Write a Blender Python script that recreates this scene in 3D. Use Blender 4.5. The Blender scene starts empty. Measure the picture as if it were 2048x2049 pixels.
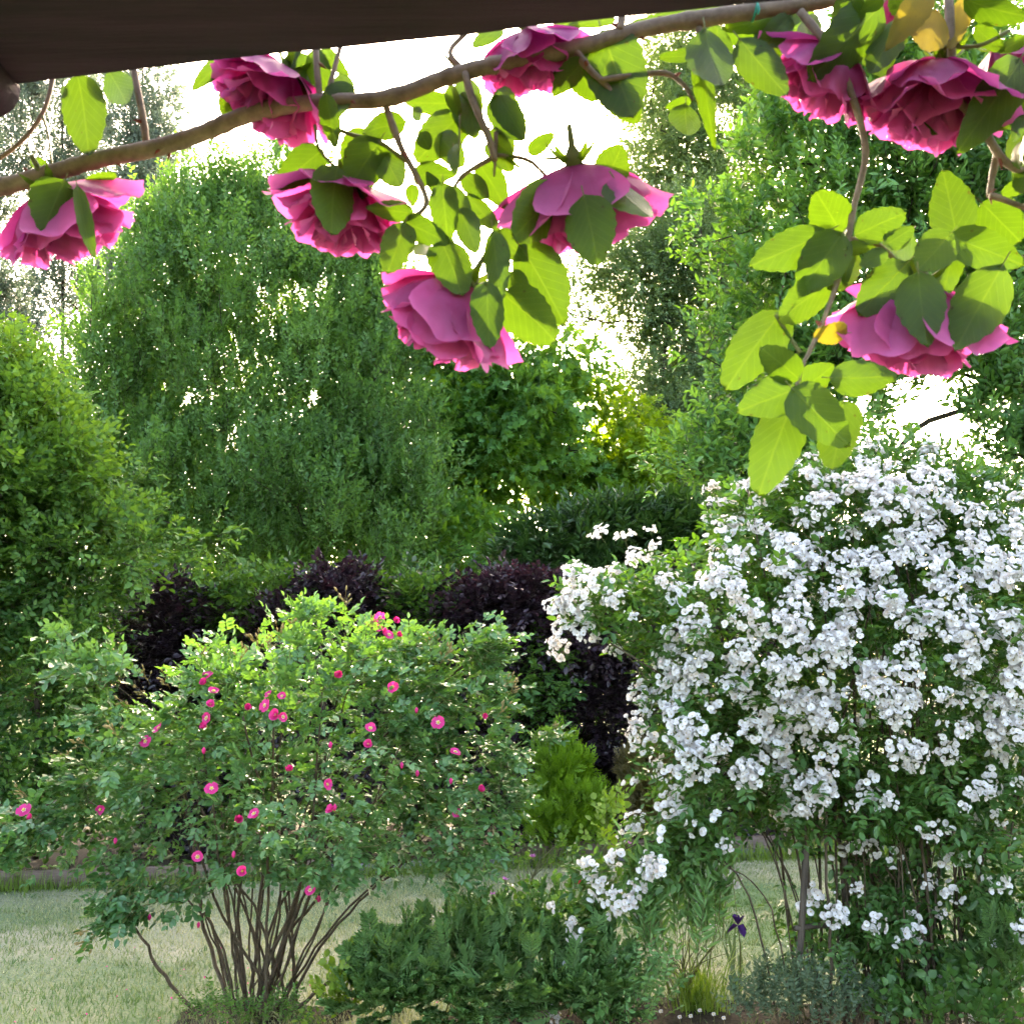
import bpy, math, random
import numpy as np
from mathutils import Vector, Matrix

# ------------------------------------------------------------------ camera, sky, sun, exposure
rng = np.random.default_rng(11)
random.seed(11)
sc = bpy.context.scene
COL = sc.collection
F = 2100.0                       # focal length in photo pixels (photo 2048 wide)
TH = math.radians(9.3)           # camera pitched up
CAM = np.array([0.0, 0.0, 1.6])
cd = bpy.data.cameras.new('camera')
cam = bpy.data.objects.new('camera', cd)
COL.objects.link(cam)
cam.location = CAM
cam.rotation_euler = (math.radians(90) + TH, 0, 0)
cd.sensor_fit = 'HORIZONTAL'
cd.sensor_width = 36.0
cd.lens = 36.0 * F / 2048.0
cd.clip_start = 0.02
cd.clip_end = 2000.0
cd.dof.use_dof = True
cd.dof.focus_distance = 5.5
cd.dof.aperture_fstop = 19.0
sc.camera = cam

SUN_EL = math.radians(29.0)
SUN_AZ = math.radians(3.0)       # to the right of straight ahead (+Y)
w = bpy.data.worlds.new('World')
sc.world = w
w.use_nodes = True
nt = w.node_tree
nt.nodes.clear()
sky = nt.nodes.new('ShaderNodeTexSky')
sky.sky_type = 'NISHITA'
sky.sun_disc = False
sky.sun_elevation = SUN_EL
sky.sun_rotation = SUN_AZ
sky.air_density = 0.8
sky.dust_density = 5.0
sky.ozone_density = 0.6
bg = nt.nodes.new('ShaderNodeBackground')
bg.inputs['Strength'].default_value = 0.15
wo = nt.nodes.new('ShaderNodeOutputWorld')
nt.links.new(sky.outputs[0], bg.inputs['Color'])
nt.links.new(bg.outputs[0], wo.inputs['Surface'])

sd = bpy.data.lights.new('sun', 'SUN')
sd.energy = 2.0
sd.angle = math.radians(0.6)
sd.color = (1.0, 0.91, 0.76)
sun = bpy.data.objects.new('sun', sd)
COL.objects.link(sun)
sun_dir = Vector((math.sin(SUN_AZ) * math.cos(SUN_EL), math.cos(SUN_AZ) * math.cos(SUN_EL), math.sin(SUN_EL)))
sun.rotation_euler = sun_dir.to_track_quat('Z', 'Y').to_euler()
sun.location = (3, 30, 20)

sc.view_settings.view_transform = 'Standard'
sc.view_settings.look = 'None'
sc.view_settings.gamma = 1.0
sc.view_settings.use_curve_mapping = False
sc.view_settings.exposure = 3.5
sc.view_settings.use_white_balance = True
sc.view_settings.white_balance_temperature = 7800.0
sc.view_settings.white_balance_tint = 10.0
sc.render.engine = 'CYCLES'
cy = sc.cycles
cy.max_bounces = 4
cy.diffuse_bounces = 3
cy.glossy_bounces = 2
cy.transmission_bounces = 3
cy.transparent_max_bounces = 4
cy.sample_clamp_indirect = 6.0
cy.use_denoising = True
cy.use_adaptive_sampling = True
cy.adaptive_threshold = 0.025
cy.adaptive_min_samples = 12
cy.caustics_reflective = False
cy.caustics_refractive = False

# ------------------------------------------------------------------ helpers
A = lambda *v: np.array(v, dtype=float)
UP = A(0, 0, 1)


def nrm(v):
    v = np.asarray(v, float)
    return v / (np.linalg.norm(v, axis=-1, keepdims=True) + 1e-9)


def P(px, py, d):
    """point in the garden seen at photo position (px, py), d metres in front of the camera (world Y)"""
    x = (px - 1024.0) / F
    y = (1024.5 - py) / F
    v = A(x, math.cos(TH) - y * math.sin(TH), math.sin(TH) + y * math.cos(TH))
    return CAM + v * (d / v[1])


def proj(p):
    q = np.asarray(p, float) - CAM
    f = q[..., 1] * math.cos(TH) + q[..., 2] * math.sin(TH)
    u = -q[..., 1] * math.sin(TH) + q[..., 2] * math.cos(TH)
    return 1024 + F * q[..., 0] / f, 1024.5 - F * u / f


def ground(px, py):
    """ground point under a photo position"""
    x = (px - 1024.0) / F
    y = (1024.5 - py) / F
    v = A(x, math.cos(TH) - y * math.sin(TH), math.sin(TH) + y * math.cos(TH))
    return CAM + v * (-CAM[2] / v[2])


NK = rng.normal(size=(7, 3))
NPH = rng.uniform(0, 6.28, 7)


def noise3(p, freq):
    p = np.asarray(p, float) * freq
    s = 0
    for k, ph in zip(NK, NPH):
        s = s + np.sin(p @ k * 2.0 + ph + 1.3 * np.sin(p @ k[::-1] + ph * 2))
    return s / 4.0


def mk_mesh(name, V, T, mats, tint=None, mi=None, smooth=False):
    V = np.asarray(V, dtype=np.float32)
    T = np.asarray(T, dtype=np.int32)
    me = bpy.data.meshes.new(name)
    me.vertices.add(len(V))
    me.vertices.foreach_set('co', V.ravel())
    me.loops.add(len(T) * 3)
    me.loops.foreach_set('vertex_index', T.ravel())
    me.polygons.add(len(T))
    me.polygons.foreach_set('loop_start', np.arange(0, 3 * len(T), 3, dtype=np.int32))
    for m in (mats if isinstance(mats, (list, tuple)) else [mats]):
        me.materials.append(m)
    if mi is not None:
        me.polygons.foreach_set('material_index', np.asarray(mi, dtype=np.int32))
    if smooth:
        me.polygons.foreach_set('use_smooth', np.ones(len(T), dtype=bool))
    at = me.attributes.new('tint', 'FLOAT', 'POINT')
    if tint is None:
        tint = np.full(len(V), 0.5)
    at.data.foreach_set('value', np.asarray(tint, dtype=np.float32))
    me.update(calc_edges=True)
    return me


class MB:
    """collects triangles into one mesh"""

    def __init__(self):
        self.V, self.T, self.tint, self.mi, self.n = [], [], [], [], 0

    def add(self, V, T, tint=0.5, mi=0):
        V = np.asarray(V, float)
        T = np.asarray(T, int)
        self.V.append(V)
        self.T.append(T + self.n)
        self.tint.append(np.broadcast_to(np.asarray(tint, float), (len(V),)))
        self.mi.append(np.broadcast_to(np.asarray(mi, int), (len(T),)))
        self.n += len(V)

    def arrays(self):
        return (np.concatenate(self.V), np.concatenate(self.T), np.concatenate(self.tint), np.concatenate(self.mi))

    def mesh(self, name, mats, smooth=False, offset=None):
        V, T, t, m = self.arrays()
        if offset is not None:
            V = V - offset
        return mk_mesh(name, V, T, mats, t, m, smooth)


def obj(name, me, parent=None, loc=None, mat=None):
    o = bpy.data.objects.new(name, me)
    COL.objects.link(o)
    if parent is not None:
        o.parent = parent
    if mat is not None:
        o.matrix_basis = mat
    elif loc is not None:
        o.location = Vector(loc)
    return o


def tag(o, label=None, cat=None, group=None, kind=None):
    if label:
        o['label'] = label
    if cat:
        o['category'] = cat
    if group:
        o['group'] = group
    if kind:
        o['kind'] = kind
    return o


def thing(name, base, label, cat, group=None):
    e = bpy.data.objects.new(name, None)
    COL.objects.link(e)
    e.location = Vector(base)
    e.empty_display_size = 0.1
    return tag(e, label, cat, group)


def tube(mb, pts, rad, sides=6, tint=0.5, mi=0, cap=True):
    pts = np.asarray(pts, float)
    n = len(pts)
    rad = np.broadcast_to(np.asarray(rad, float), (n,))
    tg = np.gradient(pts, axis=0)
    tg = nrm(tg)
    ref = A(0.31, 0.83, 0.2)
    x = nrm(np.cross(tg, ref))
    z = np.cross(x, tg)
    a = np.linspace(0, 2 * math.pi, sides, endpoint=False)
    ring = (x[:, None, :] * np.cos(a)[None, :, None] + z[:, None, :] * np.sin(a)[None, :, None]) * rad[:, None, None] + pts[:, None, :]
    V = ring.reshape(-1, 3)
    i = np.arange(n - 1)[:, None] * sides
    j = np.arange(sides)[None, :]
    k = (j + 1) % sides
    a0, b0, c0, d0 = i + j, i + k, i + sides + k, i + sides + j
    T = np.concatenate([np.stack([a0, b0, c0], -1).reshape(-1, 3), np.stack([a0, c0, d0], -1).reshape(-1, 3)])
    if cap:
        V = np.concatenate([V, pts[-1:] + tg[-1:] * rad[-1] * 0.5, pts[:1] - tg[:1] * rad[0] * 0.3])
        e = (n - 1) * sides
        top, bot = n * sides, n * sides + 1
        jj = np.arange(sides)
        kk = (jj + 1) % sides
        T = np.concatenate([T, np.stack([e + jj, e + kk, np.full(sides, top)], -1), np.stack([kk, jj, np.full(sides, bot)], -1)])
    mb.add(V, T, tint, mi)


def smooth_line(pts, n):
    """Catmull-Rom through pts, n samples per segment"""
    pts = np.asarray(pts, float)
    if len(pts) < 3:
        t = np.linspace(0, 1, n + 1)[:, None]
        return pts[0] * (1 - t) + pts[-1] * t
    q = np.concatenate([[2 * pts[0] - pts[1]], pts, [2 * pts[-1] - pts[-2]]])
    out = []
    for i in range(1, len(q) - 2):
        t = np.linspace(0, 1, n, endpoint=False)[:, None]
        a, b, c, d = q[i - 1], q[i], q[i + 1], q[i + 2]
        out.append(0.5 * (2 * b + (c - a) * t + (2 * a - 5 * b + 4 * c - d) * t ** 2 + (3 * b - a - 3 * c + d) * t ** 3))
    out.append(pts[-1:])
    return np.concatenate(out)


# ------------------------------------------------------------------ materials
def new_mat(name):
    m = bpy.data.materials.new(name)
    m.use_nodes = True
    nt = m.node_tree
    nt.nodes.clear()
    return m, nt, nt.nodes.new('ShaderNodeOutputMaterial')


def leaf_mat(name, dark, light, trans=0.4, tboost=(1.5, 1.5, 0.5), rough=0.45, spec=0.35, noise=0.0, nscale=8.0, spots=None, spotscale=55.0):
    """leaf: tinted per leaf, lets light through"""
    m, nt, out = new_mat(name)
    N, L = nt.nodes.new, nt.links.new
    at = N('ShaderNodeAttribute')
    at.attribute_name = 'tint'
    oi = N('ShaderNodeObjectInfo')
    ma = N('ShaderNodeMath')
    ma.operation = 'MULTIPLY_ADD'
    L(oi.outputs['Random'], ma.inputs[0])
    ma.inputs[1].default_value = 0.3
    L(at.outputs['Fac'], ma.inputs[2])
    sb = N('ShaderNodeMath')
    sb.operation = 'SUBTRACT'
    sb.use_clamp = True
    L(ma.outputs[0], sb.inputs[0])
    sb.inputs[1].default_value = 0.15
    fac = sb.outputs[0]
    if noise > 0:
        tc = N('ShaderNodeTexCoord')
        nz = N('ShaderNodeTexNoise')
        nz.inputs['Scale'].default_value = nscale
        nz.inputs['Detail'].default_value = 3.0
        L(tc.outputs['Object'], nz.inputs['Vector'])
        m2 = N('ShaderNodeMath')
        m2.operation = 'MULTIPLY_ADD'
        L(nz.outputs['Fac'], m2.inputs[0])
        m2.inputs[1].default_value = noise * 2
        L(fac, m2.inputs[2])
        m3 = N('ShaderNodeMath')
        m3.operation = 'SUBTRACT'
        m3.use_clamp = True
        L(m2.outputs[0], m3.inputs[0])
        m3.inputs[1].default_value = noise
        fac = m3.outputs[0]
    mx = N('ShaderNodeMix')
    mx.data_type = 'RGBA'
    L(fac, mx.inputs['Factor'])
    mx.inputs[6].default_value = (*dark, 1)
    mx.inputs[7].default_value = (*light, 1)
    col = mx.outputs[2]
    if spots is not None:
        tc = N('ShaderNodeTexCoord')
        vz = N('ShaderNodeTexNoise')
        vz.inputs['Scale'].default_value = spotscale
        vz.inputs['Detail'].default_value = 1.0
        L(tc.outputs['Object'], vz.inputs['Vector'])
        gt = N('ShaderNodeMapRange')
        gt.inputs[1].default_value = 0.72
        gt.inputs[2].default_value = 0.75
        L(vz.outputs['Fac'], gt.inputs[0])
        ms = N('ShaderNodeMix')
        ms.data_type = 'RGBA'
        L(gt.outputs[0], ms.inputs['Factor'])
        L(col, ms.inputs[6])
        ms.inputs[7].default_value = (*spots, 1)
        col = ms.outputs[2]
    pb = N('ShaderNodeBsdfPrincipled')
    pb.inputs['Roughness'].default_value = rough
    pb.inputs['Specular IOR Level'].default_value = spec
    L(col, pb.inputs['Base Color'])
    tb = N('ShaderNodeMix')
    tb.data_type = 'RGBA'
    tb.blend_type = 'MULTIPLY'
    tb.inputs['Factor'].default_value = 1.0
    L(col, tb.inputs[6])
    tb.inputs[7].default_value = (*tboost, 1)
    tr = N('ShaderNodeBsdfTranslucent')
    L(tb.outputs[2], tr.inputs['Color'])
    ms = N('ShaderNodeMixShader')
    ms.inputs[0].default_value = trans
    L(pb.outputs[0], ms.inputs[1])
    L(tr.outputs[0], ms.inputs[2])
    L(ms.outputs[0], out.inputs['Surface'])
    return m


def bark_mat(name, dark, light, scale=30.0, stretch=(1, 1, 0.15), rough=0.85, bump=0.4):
    m, nt, out = new_mat(name)
    N, L = nt.nodes.new, nt.links.new
    tc = N('ShaderNodeTexCoord')
    mp = N('ShaderNodeMapping')
    mp.inputs['Scale'].default_value = stretch
    L(tc.outputs['Object'], mp.inputs[0])
    nz = N('ShaderNodeTexNoise')
    nz.inputs['Scale'].default_value = scale
    nz.inputs['Detail'].default_value = 6.0
    nz.inputs['Roughness'].default_value = 0.65
    L(mp.outputs[0], nz.inputs['Vector'])
    cr = N('ShaderNodeValToRGB')
    cr.color_ramp.elements[0].position = 0.3
    cr.color_ramp.elements[0].color = (*dark, 1)
    cr.color_ramp.elements[1].position = 0.72
    cr.color_ramp.elements[1].color = (*light, 1)
    L(nz.outputs['Fac'], cr.inputs[0])
    pb = N('ShaderNodeBsdfPrincipled')
    pb.inputs['Roughness'].default_value = rough
    pb.inputs['Specular IOR Level'].default_value = 0.25
    L(cr.outputs[0], pb.inputs['Base Color'])
    bp = N('ShaderNodeBump')
    bp.inputs['Strength'].default_value = bump
    bp.inputs['Distance'].default_value = 0.004
    L(nz.outputs['Fac'], bp.inputs['Height'])
    L(bp.outputs[0], pb.inputs['Normal'])
    L(pb.outputs[0], out.inputs['Surface'])
    return m


M = {}
M['rose_leaf'] = leaf_mat('climbing_rose_leaf', (0.036, 0.078, 0.011), (0.08, 0.14, 0.019), 0.56, (0.95, 1.02, 0.3), 0.45, 0.4, 0.25, 5.0, (0.05, 0.045, 0.01), 8.0)
M['yellow_leaf'] = leaf_mat('yellowing_leaf', (0.17, 0.15, 0.015), (0.32, 0.24, 0.06), 0.4, (1.0, 1.0, 0.4), 0.6, 0.2, 0.3, 60.0, (0.12, 0.06, 0.01))
M['petal'] = leaf_mat('pink_petal', (0.33, 0.022, 0.135), (0.68, 0.18, 0.46), 0.44, (1.1, 0.6, 0.95), 0.5, 0.3, 0.3, 45.0)
M['cane'] = bark_mat('brown_cane_bark', (0.12, 0.085, 0.058), (0.29, 0.215, 0.15), 60.0, (1, 1, 1), 0.7, 0.3)
M['greencane'] = bark_mat('green_cane_bark', (0.10, 0.11, 0.035), (0.2, 0.2, 0.08), 60.0, (1, 1, 1), 0.6, 0.2)
M['thorn'] = bark_mat('thorn_red', (0.12, 0.03, 0.02), (0.25, 0.07, 0.04), 40.0, (1, 1, 1), 0.6, 0.1)
M['beam'] = bark_mat('dark_stained_wood', (0.009, 0.0035, 0.007), (0.034, 0.014, 0.029), 14.0, (0.35, 6, 6), 0.8, 0.5)
M['bark'] = bark_mat('dark_bark', (0.025, 0.018, 0.013), (0.09, 0.068, 0.05), 20.0)
M['bushcane'] = bark_mat('shrub_cane_bark', (0.04, 0.028, 0.018), (0.13, 0.095, 0.06), 50.0, (1, 1, 0.3))
M['hornbeam'] = leaf_mat('hornbeam_leaf', (0.042, 0.125, 0.036), (0.14, 0.29, 0.075), 0.42, (1.5, 1.4, 0.5))
M['leftbush'] = leaf_mat('bushy_tree_leaf', (0.035, 0.115, 0.03), (0.15, 0.30, 0.06), 0.42, (1.7, 1.45, 0.4))
M['sweetgum'] = leaf_mat('star_leaf', (0.06, 0.19, 0.045), (0.13, 0.33, 0.085), 0.45, (2.2, 1.5, 0.3))
M['laurel'] = leaf_mat('laurel_leaf', (0.022, 0.065, 0.018), (0.055, 0.13, 0.032), 0.2, (1.4, 1.4, 0.4), 0.32, 0.5)
M['greytree'] = leaf_mat('grey_green_leaf', (0.095, 0.17, 0.08), (0.23, 0.33, 0.16), 0.45, (1.4, 1.35, 0.5))
M['darktree'] = leaf_mat('dull_green_leaf', (0.065, 0.13, 0.06), (0.15, 0.24, 0.11), 0.32, (1.5, 1.4, 0.5))
M['apple'] = leaf_mat('apple_leaf', (0.055, 0.16, 0.05), (0.15, 0.34, 0.09), 0.36, (1.8, 1.5, 0.35), 0.38, 0.45)
M['poplar'] = leaf_mat('glare_grey_poplar_leaf', (0.10, 0.135, 0.105), (0.22, 0.27, 0.21), 0.3, (1.0, 1.15, 0.95))  # lens glare put into the leaf colour as grey
M['purple'] = leaf_mat('copper_beech_leaf', (0.012, 0.008, 0.014), (0.042, 0.024, 0.038), 0.18, (1.8, 0.7, 0.7), 0.35, 0.5)
M['hedge'] = leaf_mat('green_hedge_leaf', (0.03, 0.09, 0.022), (0.10, 0.22, 0.04), 0.36, (1.6, 1.4, 0.4), 0.42, 0.4)
M['pinkrose'] = leaf_mat('shrub_rose_leaf', (0.045, 0.145, 0.045), (0.155, 0.31, 0.11), 0.32, (1.35, 1.3, 0.3), 0.34, 0.65)
M['whiterose'] = leaf_mat('rambler_leaf', (0.035, 0.11, 0.025), (0.11, 0.24, 0.06), 0.34, (1.6, 1.5, 0.3), 0.38, 0.45)
M['fern'] = leaf_mat('cut_leaf', (0.065, 0.18, 0.05), (0.20, 0.36, 0.12), 0.3, (1.5, 1.4, 0.4), 0.5, 0.35)
M['thuja'] = leaf_mat('bright_conifer_spray', (0.07, 0.17, 0.015), (0.2, 0.36, 0.03), 0.4, (1.4, 1.4, 0.4))
M['brownconifer'] = leaf_mat('bronzed_conifer_spray', (0.07, 0.075, 0.025), (0.19, 0.15, 0.06), 0.3, (1.3, 1.2, 0.5))
M['lime'] = leaf_mat('young_lime_leaf', (0.12, 0.22, 0.03), (0.26, 0.40, 0.06), 0.45, (1.5, 1.4, 0.3))
M['catmint'] = leaf_mat('grey_green_herb_leaf', (0.06, 0.11, 0.06), (0.14, 0.2, 0.12), 0.3, (1.3, 1.3, 0.6), 0.6, 0.2)
M['grassblade'] = leaf_mat('tall_grass_blade', (0.09, 0.17, 0.03), (0.2, 0.3, 0.06), 0.4, (1.3, 1.3, 0.4))
M['lawnblade'] = leaf_mat('lawn_blade', (0.11, 0.19, 0.075), (0.41, 0.40, 0.26), 0.35, (1.2, 1.2, 0.5), 0.6, 0.2)
M['white'] = leaf_mat('white_petal', (0.70, 0.62, 0.58), (0.93, 0.92, 0.92), 0.35, (1, 0.98, 1), 0.6, 0.15)
M['wcentre'] = leaf_mat('brown_stamens', (0.30, 0.22, 0.08), (0.62, 0.48, 0.18), 0.1, (1, 1, 1), 0.8, 0.1)
M['hotpink'] = leaf_mat('hot_pink_petal', (0.62, 0.025, 0.19), (0.80, 0.07, 0.33), 0.4, (1.1, 0.9, 1.0), 0.5, 0.25)
M['palepink'] = leaf_mat('pale_pink_eye', (0.80, 0.55, 0.55), (0.9, 0.75, 0.7), 0.3, (1, 1, 1), 0.6, 0.2)
M['stamen'] = leaf_mat('yellow_stamens', (0.6, 0.42, 0.08), (0.75, 0.6, 0.2), 0.2, (1, 1, 1), 0.7, 0.2)
M['redpink'] = leaf_mat('crimson_petal', (0.60, 0.02, 0.07), (0.78, 0.06, 0.16), 0.4, (1.1, 0.9, 1.0), 0.5, 0.25)
M['lilac'] = leaf_mat('lilac_petal', (0.38, 0.10, 0.42), (0.62, 0.28, 0.62), 0.4, (1.1, 1, 1.1), 0.6, 0.2)
M['iris'] = leaf_mat('dark_violet_petal', (0.03, 0.008, 0.06), (0.07, 0.02, 0.13), 0.25, (1.4, 1, 1.5), 0.5, 0.3)
M['buff'] = leaf_mat('buff_flower_heads', (0.22, 0.17, 0.07), (0.42, 0.34, 0.16), 0.35, (1.2, 1.1, 0.6), 0.7, 0.15)
M['farwood'] = leaf_mat('far_wood_leaf', (0.05, 0.085, 0.035), (0.11, 0.15, 0.06), 0.3, (1.6, 1.4, 0.4))
M['post'] = bark_mat('weathered_post_wood', (0.035, 0.026, 0.02), (0.14, 0.11, 0.085), 25.0, (1, 1, 0.1))
M['tie'] = bark_mat('teal_plastic', (0.0, 0.16, 0.11), (0.02, 0.3, 0.2), 20.0, (1, 1, 1), 0.5, 0.0)


def ground_mat(name, stops, scale, fine, bump=0.5, dist=0.02):
    m, nt, out = new_mat(name)
    N, L = nt.nodes.new, nt.links.new
    tc = N('ShaderNodeTexCoord')
    n1 = N('ShaderNodeTexNoise')
    n1.inputs['Scale'].default_value = scale
    n1.inputs['Detail'].default_value = 5.0
    n1.inputs['Distortion'].default_value = 0.6
    L(tc.outputs['Object'], n1.inputs['Vector'])
    n2 = N('ShaderNodeTexNoise')
    n2.inputs['Scale'].default_value = fine
    n2.inputs['Detail'].default_value = 4.0
    L(tc.outputs['Object'], n2.inputs['Vector'])
    mx = N('ShaderNodeMath')
    mx.operation = 'MULTIPLY_ADD'
    L(n2.outputs['Fac'], mx.inputs[0])
    mx.inputs[1].default_value = 0.5
    L(n1.outputs['Fac'], mx.inputs[2])
    sb = N('ShaderNodeMath')
    sb.operation = 'SUBTRACT'
    L(mx.outputs[0], sb.inputs[0])
    sb.inputs[1].default_value = 0.25
    cr = N('ShaderNodeValToRGB')
    el = cr.color_ramp.elements
    el[0].position, el[0].color = stops[0][0], (*stops[0][1], 1)
    el[1].position, el[1].color = stops[-1][0], (*stops[-1][1], 1)
    for p, c in stops[1:-1]:
        e = el.new(p)
        e.color = (*c, 1)
    L(sb.outputs[0], cr.inputs[0])
    pb = N('ShaderNodeBsdfPrincipled')
    pb.inputs['Roughness'].default_value = 0.95
    pb.inputs['Specular IOR Level'].default_value = 0.1
    L(cr.outputs[0], pb.inputs['Base Color'])
    bp = N('ShaderNodeBump')
    bp.inputs['Strength'].default_value = bump
    bp.inputs['Distance'].default_value = dist
    L(n2.outputs['Fac'], bp.inputs['Height'])
    L(bp.outputs[0], pb.inputs['Normal'])
    L(pb.outputs[0], out.inputs['Surface'])
    return m


M['lawn'] = ground_mat('dry_lawn_turf', [(0.3, (0.08, 0.14, 0.06)), (0.5, (0.20, 0.22, 0.13)), (0.68, (0.34, 0.31, 0.22))], 0.9, 60.0)
M['soil'] = ground_mat('garden_soil', [(0.3, (0.02, 0.016, 0.011)), (0.7, (0.06, 0.048, 0.035))], 3.0, 40.0)
M['slate'] = ground_mat('slate_mulch', [(0.3, (0.09, 0.09, 0.105)), (0.7, (0.26, 0.25, 0.27))], 8.0, 60.0)
M['board'] = bark_mat('pinkish_edging_wood', (0.11, 0.075, 0.06), (0.22, 0.16, 0.135), 14.0, (0.15, 3, 3), 0.85, 0.3)
M['meadow'] = ground_mat('rough_grass_ground', [(0.3, (0.04, 0.06, 0.025)), (0.7, (0.10, 0.12, 0.05))], 1.5, 20.0)

# ------------------------------------------------------------------ leaf and spray prototypes
# local frame of a spray: +Y along the twig, +Z the upper side


def leaf2(l, w, fold=0.12, curl=0.1):
    return A([0, 0, 0], [-w / 2, l * .45, fold * w], [0, l, -curl * l], [w / 2, l * .45, fold * w]), np.array([[0, 2, 1], [0, 3, 2]])


def leaf4(l, w, fold=0.12, curl=0.1):
    f = fold * w
    return A([0, 0, 0], [-w * .44, l * .28, f], [-w * .45, l * .62, f - curl * l * .4], [0, l, -curl * l],
             [w * .45, l * .62, f - curl * l * .4], [w * .44, l * .28, f]), np.array([[0, 3, 2], [0, 2, 1], [0, 5, 4], [0, 4, 3]])


def leaf_star(l, w, fold=0.1, curl=0.1):
    V = [[0, 0, 0]]
    for ang, r in ((-118, .55), (-80, .34), (-52, .86), (-24, .42), (0, 1.0), (24, .42), (52, .86), (80, .34), (118, .55)):
        a = math.radians(ang)
        V.append([w * r * math.sin(a), l * (.18 + .82 * r * math.cos(a)), -curl * l * r * r * (1 if r > .5 else .2)])
    T = [[0, i + 1, i] for i in range(1, 9)]
    return A(*V), np.array(T)


def rotz(a):
    c, s = math.cos(a), math.sin(a)
    return np.array([[c, -s, 0], [s, c, 0], [0, 0, 1.0]])


def rotx(a):
    c, s = math.cos(a), math.sin(a)
    return np.array([[1.0, 0, 0], [0, c, -s], [0, s, c]])


def roty(a):
    c, s = math.cos(a), math.sin(a)
    return np.array([[c, 0, s], [0, 1.0, 0], [-s, 0, c]])


def spray(n, L, ll, lw, shape=leaf2, ang=55, jit=18, droop=0.15, curl=0.1, opposite=False, twig=0.0015, rise=0.0, spiral=False, tip=True, start=0.12):
    """a twig with leaves -> arrays"""
    mb = MB()
    t0 = rng.uniform(0.3, 0.7)
    if twig:
        yy = np.linspace(0, L, 2)
        tube(mb, np.stack([0 * yy, yy, -droop * yy ** 2 / max(L, 1e-6)], 1), [twig, twig * .5], 3, 0.5, 1, cap=False)
    k = 0
    steps = n if not opposite else (n + 1) // 2
    for i in range(steps):
        f = start + (1 - start) * (i + (1 if tip else .5)) / steps
        for s in ((-1, 1) if (opposite and not (tip and i == steps - 1)) else ((-1) ** i,)):
            a = math.radians(ang + rng.normal(0, jit)) * s
            if tip and i == steps - 1:
                a = math.radians(rng.normal(0, jit))
            sc_ = rng.uniform(.75, 1.15) * (1 if f > .3 else .85)
            V, T = shape(ll * sc_, lw * sc_ * rng.uniform(.85, 1.1), rng.uniform(.05, .25), curl * rng.uniform(.3, 1.8))
            R = rotz(-a) @ rotx(math.radians(rise + rng.normal(0, jit * .9))) @ roty(math.radians(rng.normal(0, jit * 1.2)))
            if spiral:
                R = roty(rng.uniform(0, 6.28)) @ R
            V = V @ R.T + A(0, L * f, -droop * L * f * f)
            mb.add(V, T, np.clip(t0 * .3 + .35 + rng.normal(0, .14), 0, 1), 0)
            k += 1
    return mb.arrays()


def frames(D, roll_jit=0.5, upv=None):
    """rotation matrices with columns x, y=D, z=upper side"""
    D = nrm(D)
    n = len(D)
    u = np.tile(UP, (n, 1)) if upv is None else upv
    u = u + rng.normal(0, roll_jit, (n, 3))
    x = nrm(np.cross(D, u))
    z = np.cross(x, D)
    return np.stack([x, D, z], axis=2)


def scatter(protos, pos, D, scale, tshift, roll=0.5, upv=None, ids=None):
    """join many sprays into arrays"""
    pos = np.asarray(pos)
    n = len(pos)
    R = frames(D, roll, upv) * np.asarray(scale)[:, None, None]
    ids = rng.integers(0, len(protos), n) if ids is None else ids
    return R, ids


def join(protos, pos, R, ids, tshift, offset):
    mb = MB()
    for k, (V, T, t, m) in enumerate(protos):
        s = np.where(ids == k)[0]
        if not len(s):
            continue
        W = np.einsum('nij,vj->nvi', R[s], V) + (pos[s] - offset)[:, None, :]
        nv = len(V)
        TT = T[None] + (np.arange(len(s)) * nv)[:, None, None]
        tt = np.clip(t[None, :] + tshift[s][:, None], 0, 1)
        mb.add(W.reshape(-1, 3), TT.reshape(-1, 3), tt.reshape(-1), np.tile(m, len(s)))
    return mb


def foliage(root, base, protos, mats, pos, D, scale, tshift, nparts=0, part='leafy_twig', rest='foliage', roll=0.5, upv=None, smooth=False):
    """sprays of a plant: the nearest nparts as parts of their own, the others joined in one part"""
    pos = np.asarray(pos, float)
    R, ids = scatter(protos, pos, D, scale, tshift, roll, upv)
    order = np.argsort(np.linalg.norm(pos - CAM, axis=1))
    px, py = proj(pos)
    vis = (px > 0) & (px < 2048) & (py > 0) & (py < 2049)
    order = np.concatenate([order[vis[order]], order[~vis[order]]])
    a, b = order[:nparts], order[nparts:]
    base = np.asarray(base, float)
    if nparts:
        pm = [mk_mesh(part, V, T, mats, t, m, smooth) for V, T, t, m in protos]
        for i in a:
            mt = Matrix([[*R[i][0], pos[i][0] - base[0]], [*R[i][1], pos[i][1] - base[1]], [*R[i][2], pos[i][2] - base[2]], [0, 0, 0, 1]])
            obj(part, pm[ids[i]], root, mat=mt)
    if len(b):
        o = obj(rest, join(protos, pos[b], R[b], ids[b], tshift[b], base).mesh(rest, mats, smooth), root)
        o['kind'] = 'stuff'


# ------------------------------------------------------------------ crowns: groups of ellipsoid masses with gaps
def bworld(b):
    px, py, d, rx, ry, rz = b
    return P(px, py, d), A(rx * d / F, rz, ry * d / F)


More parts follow.
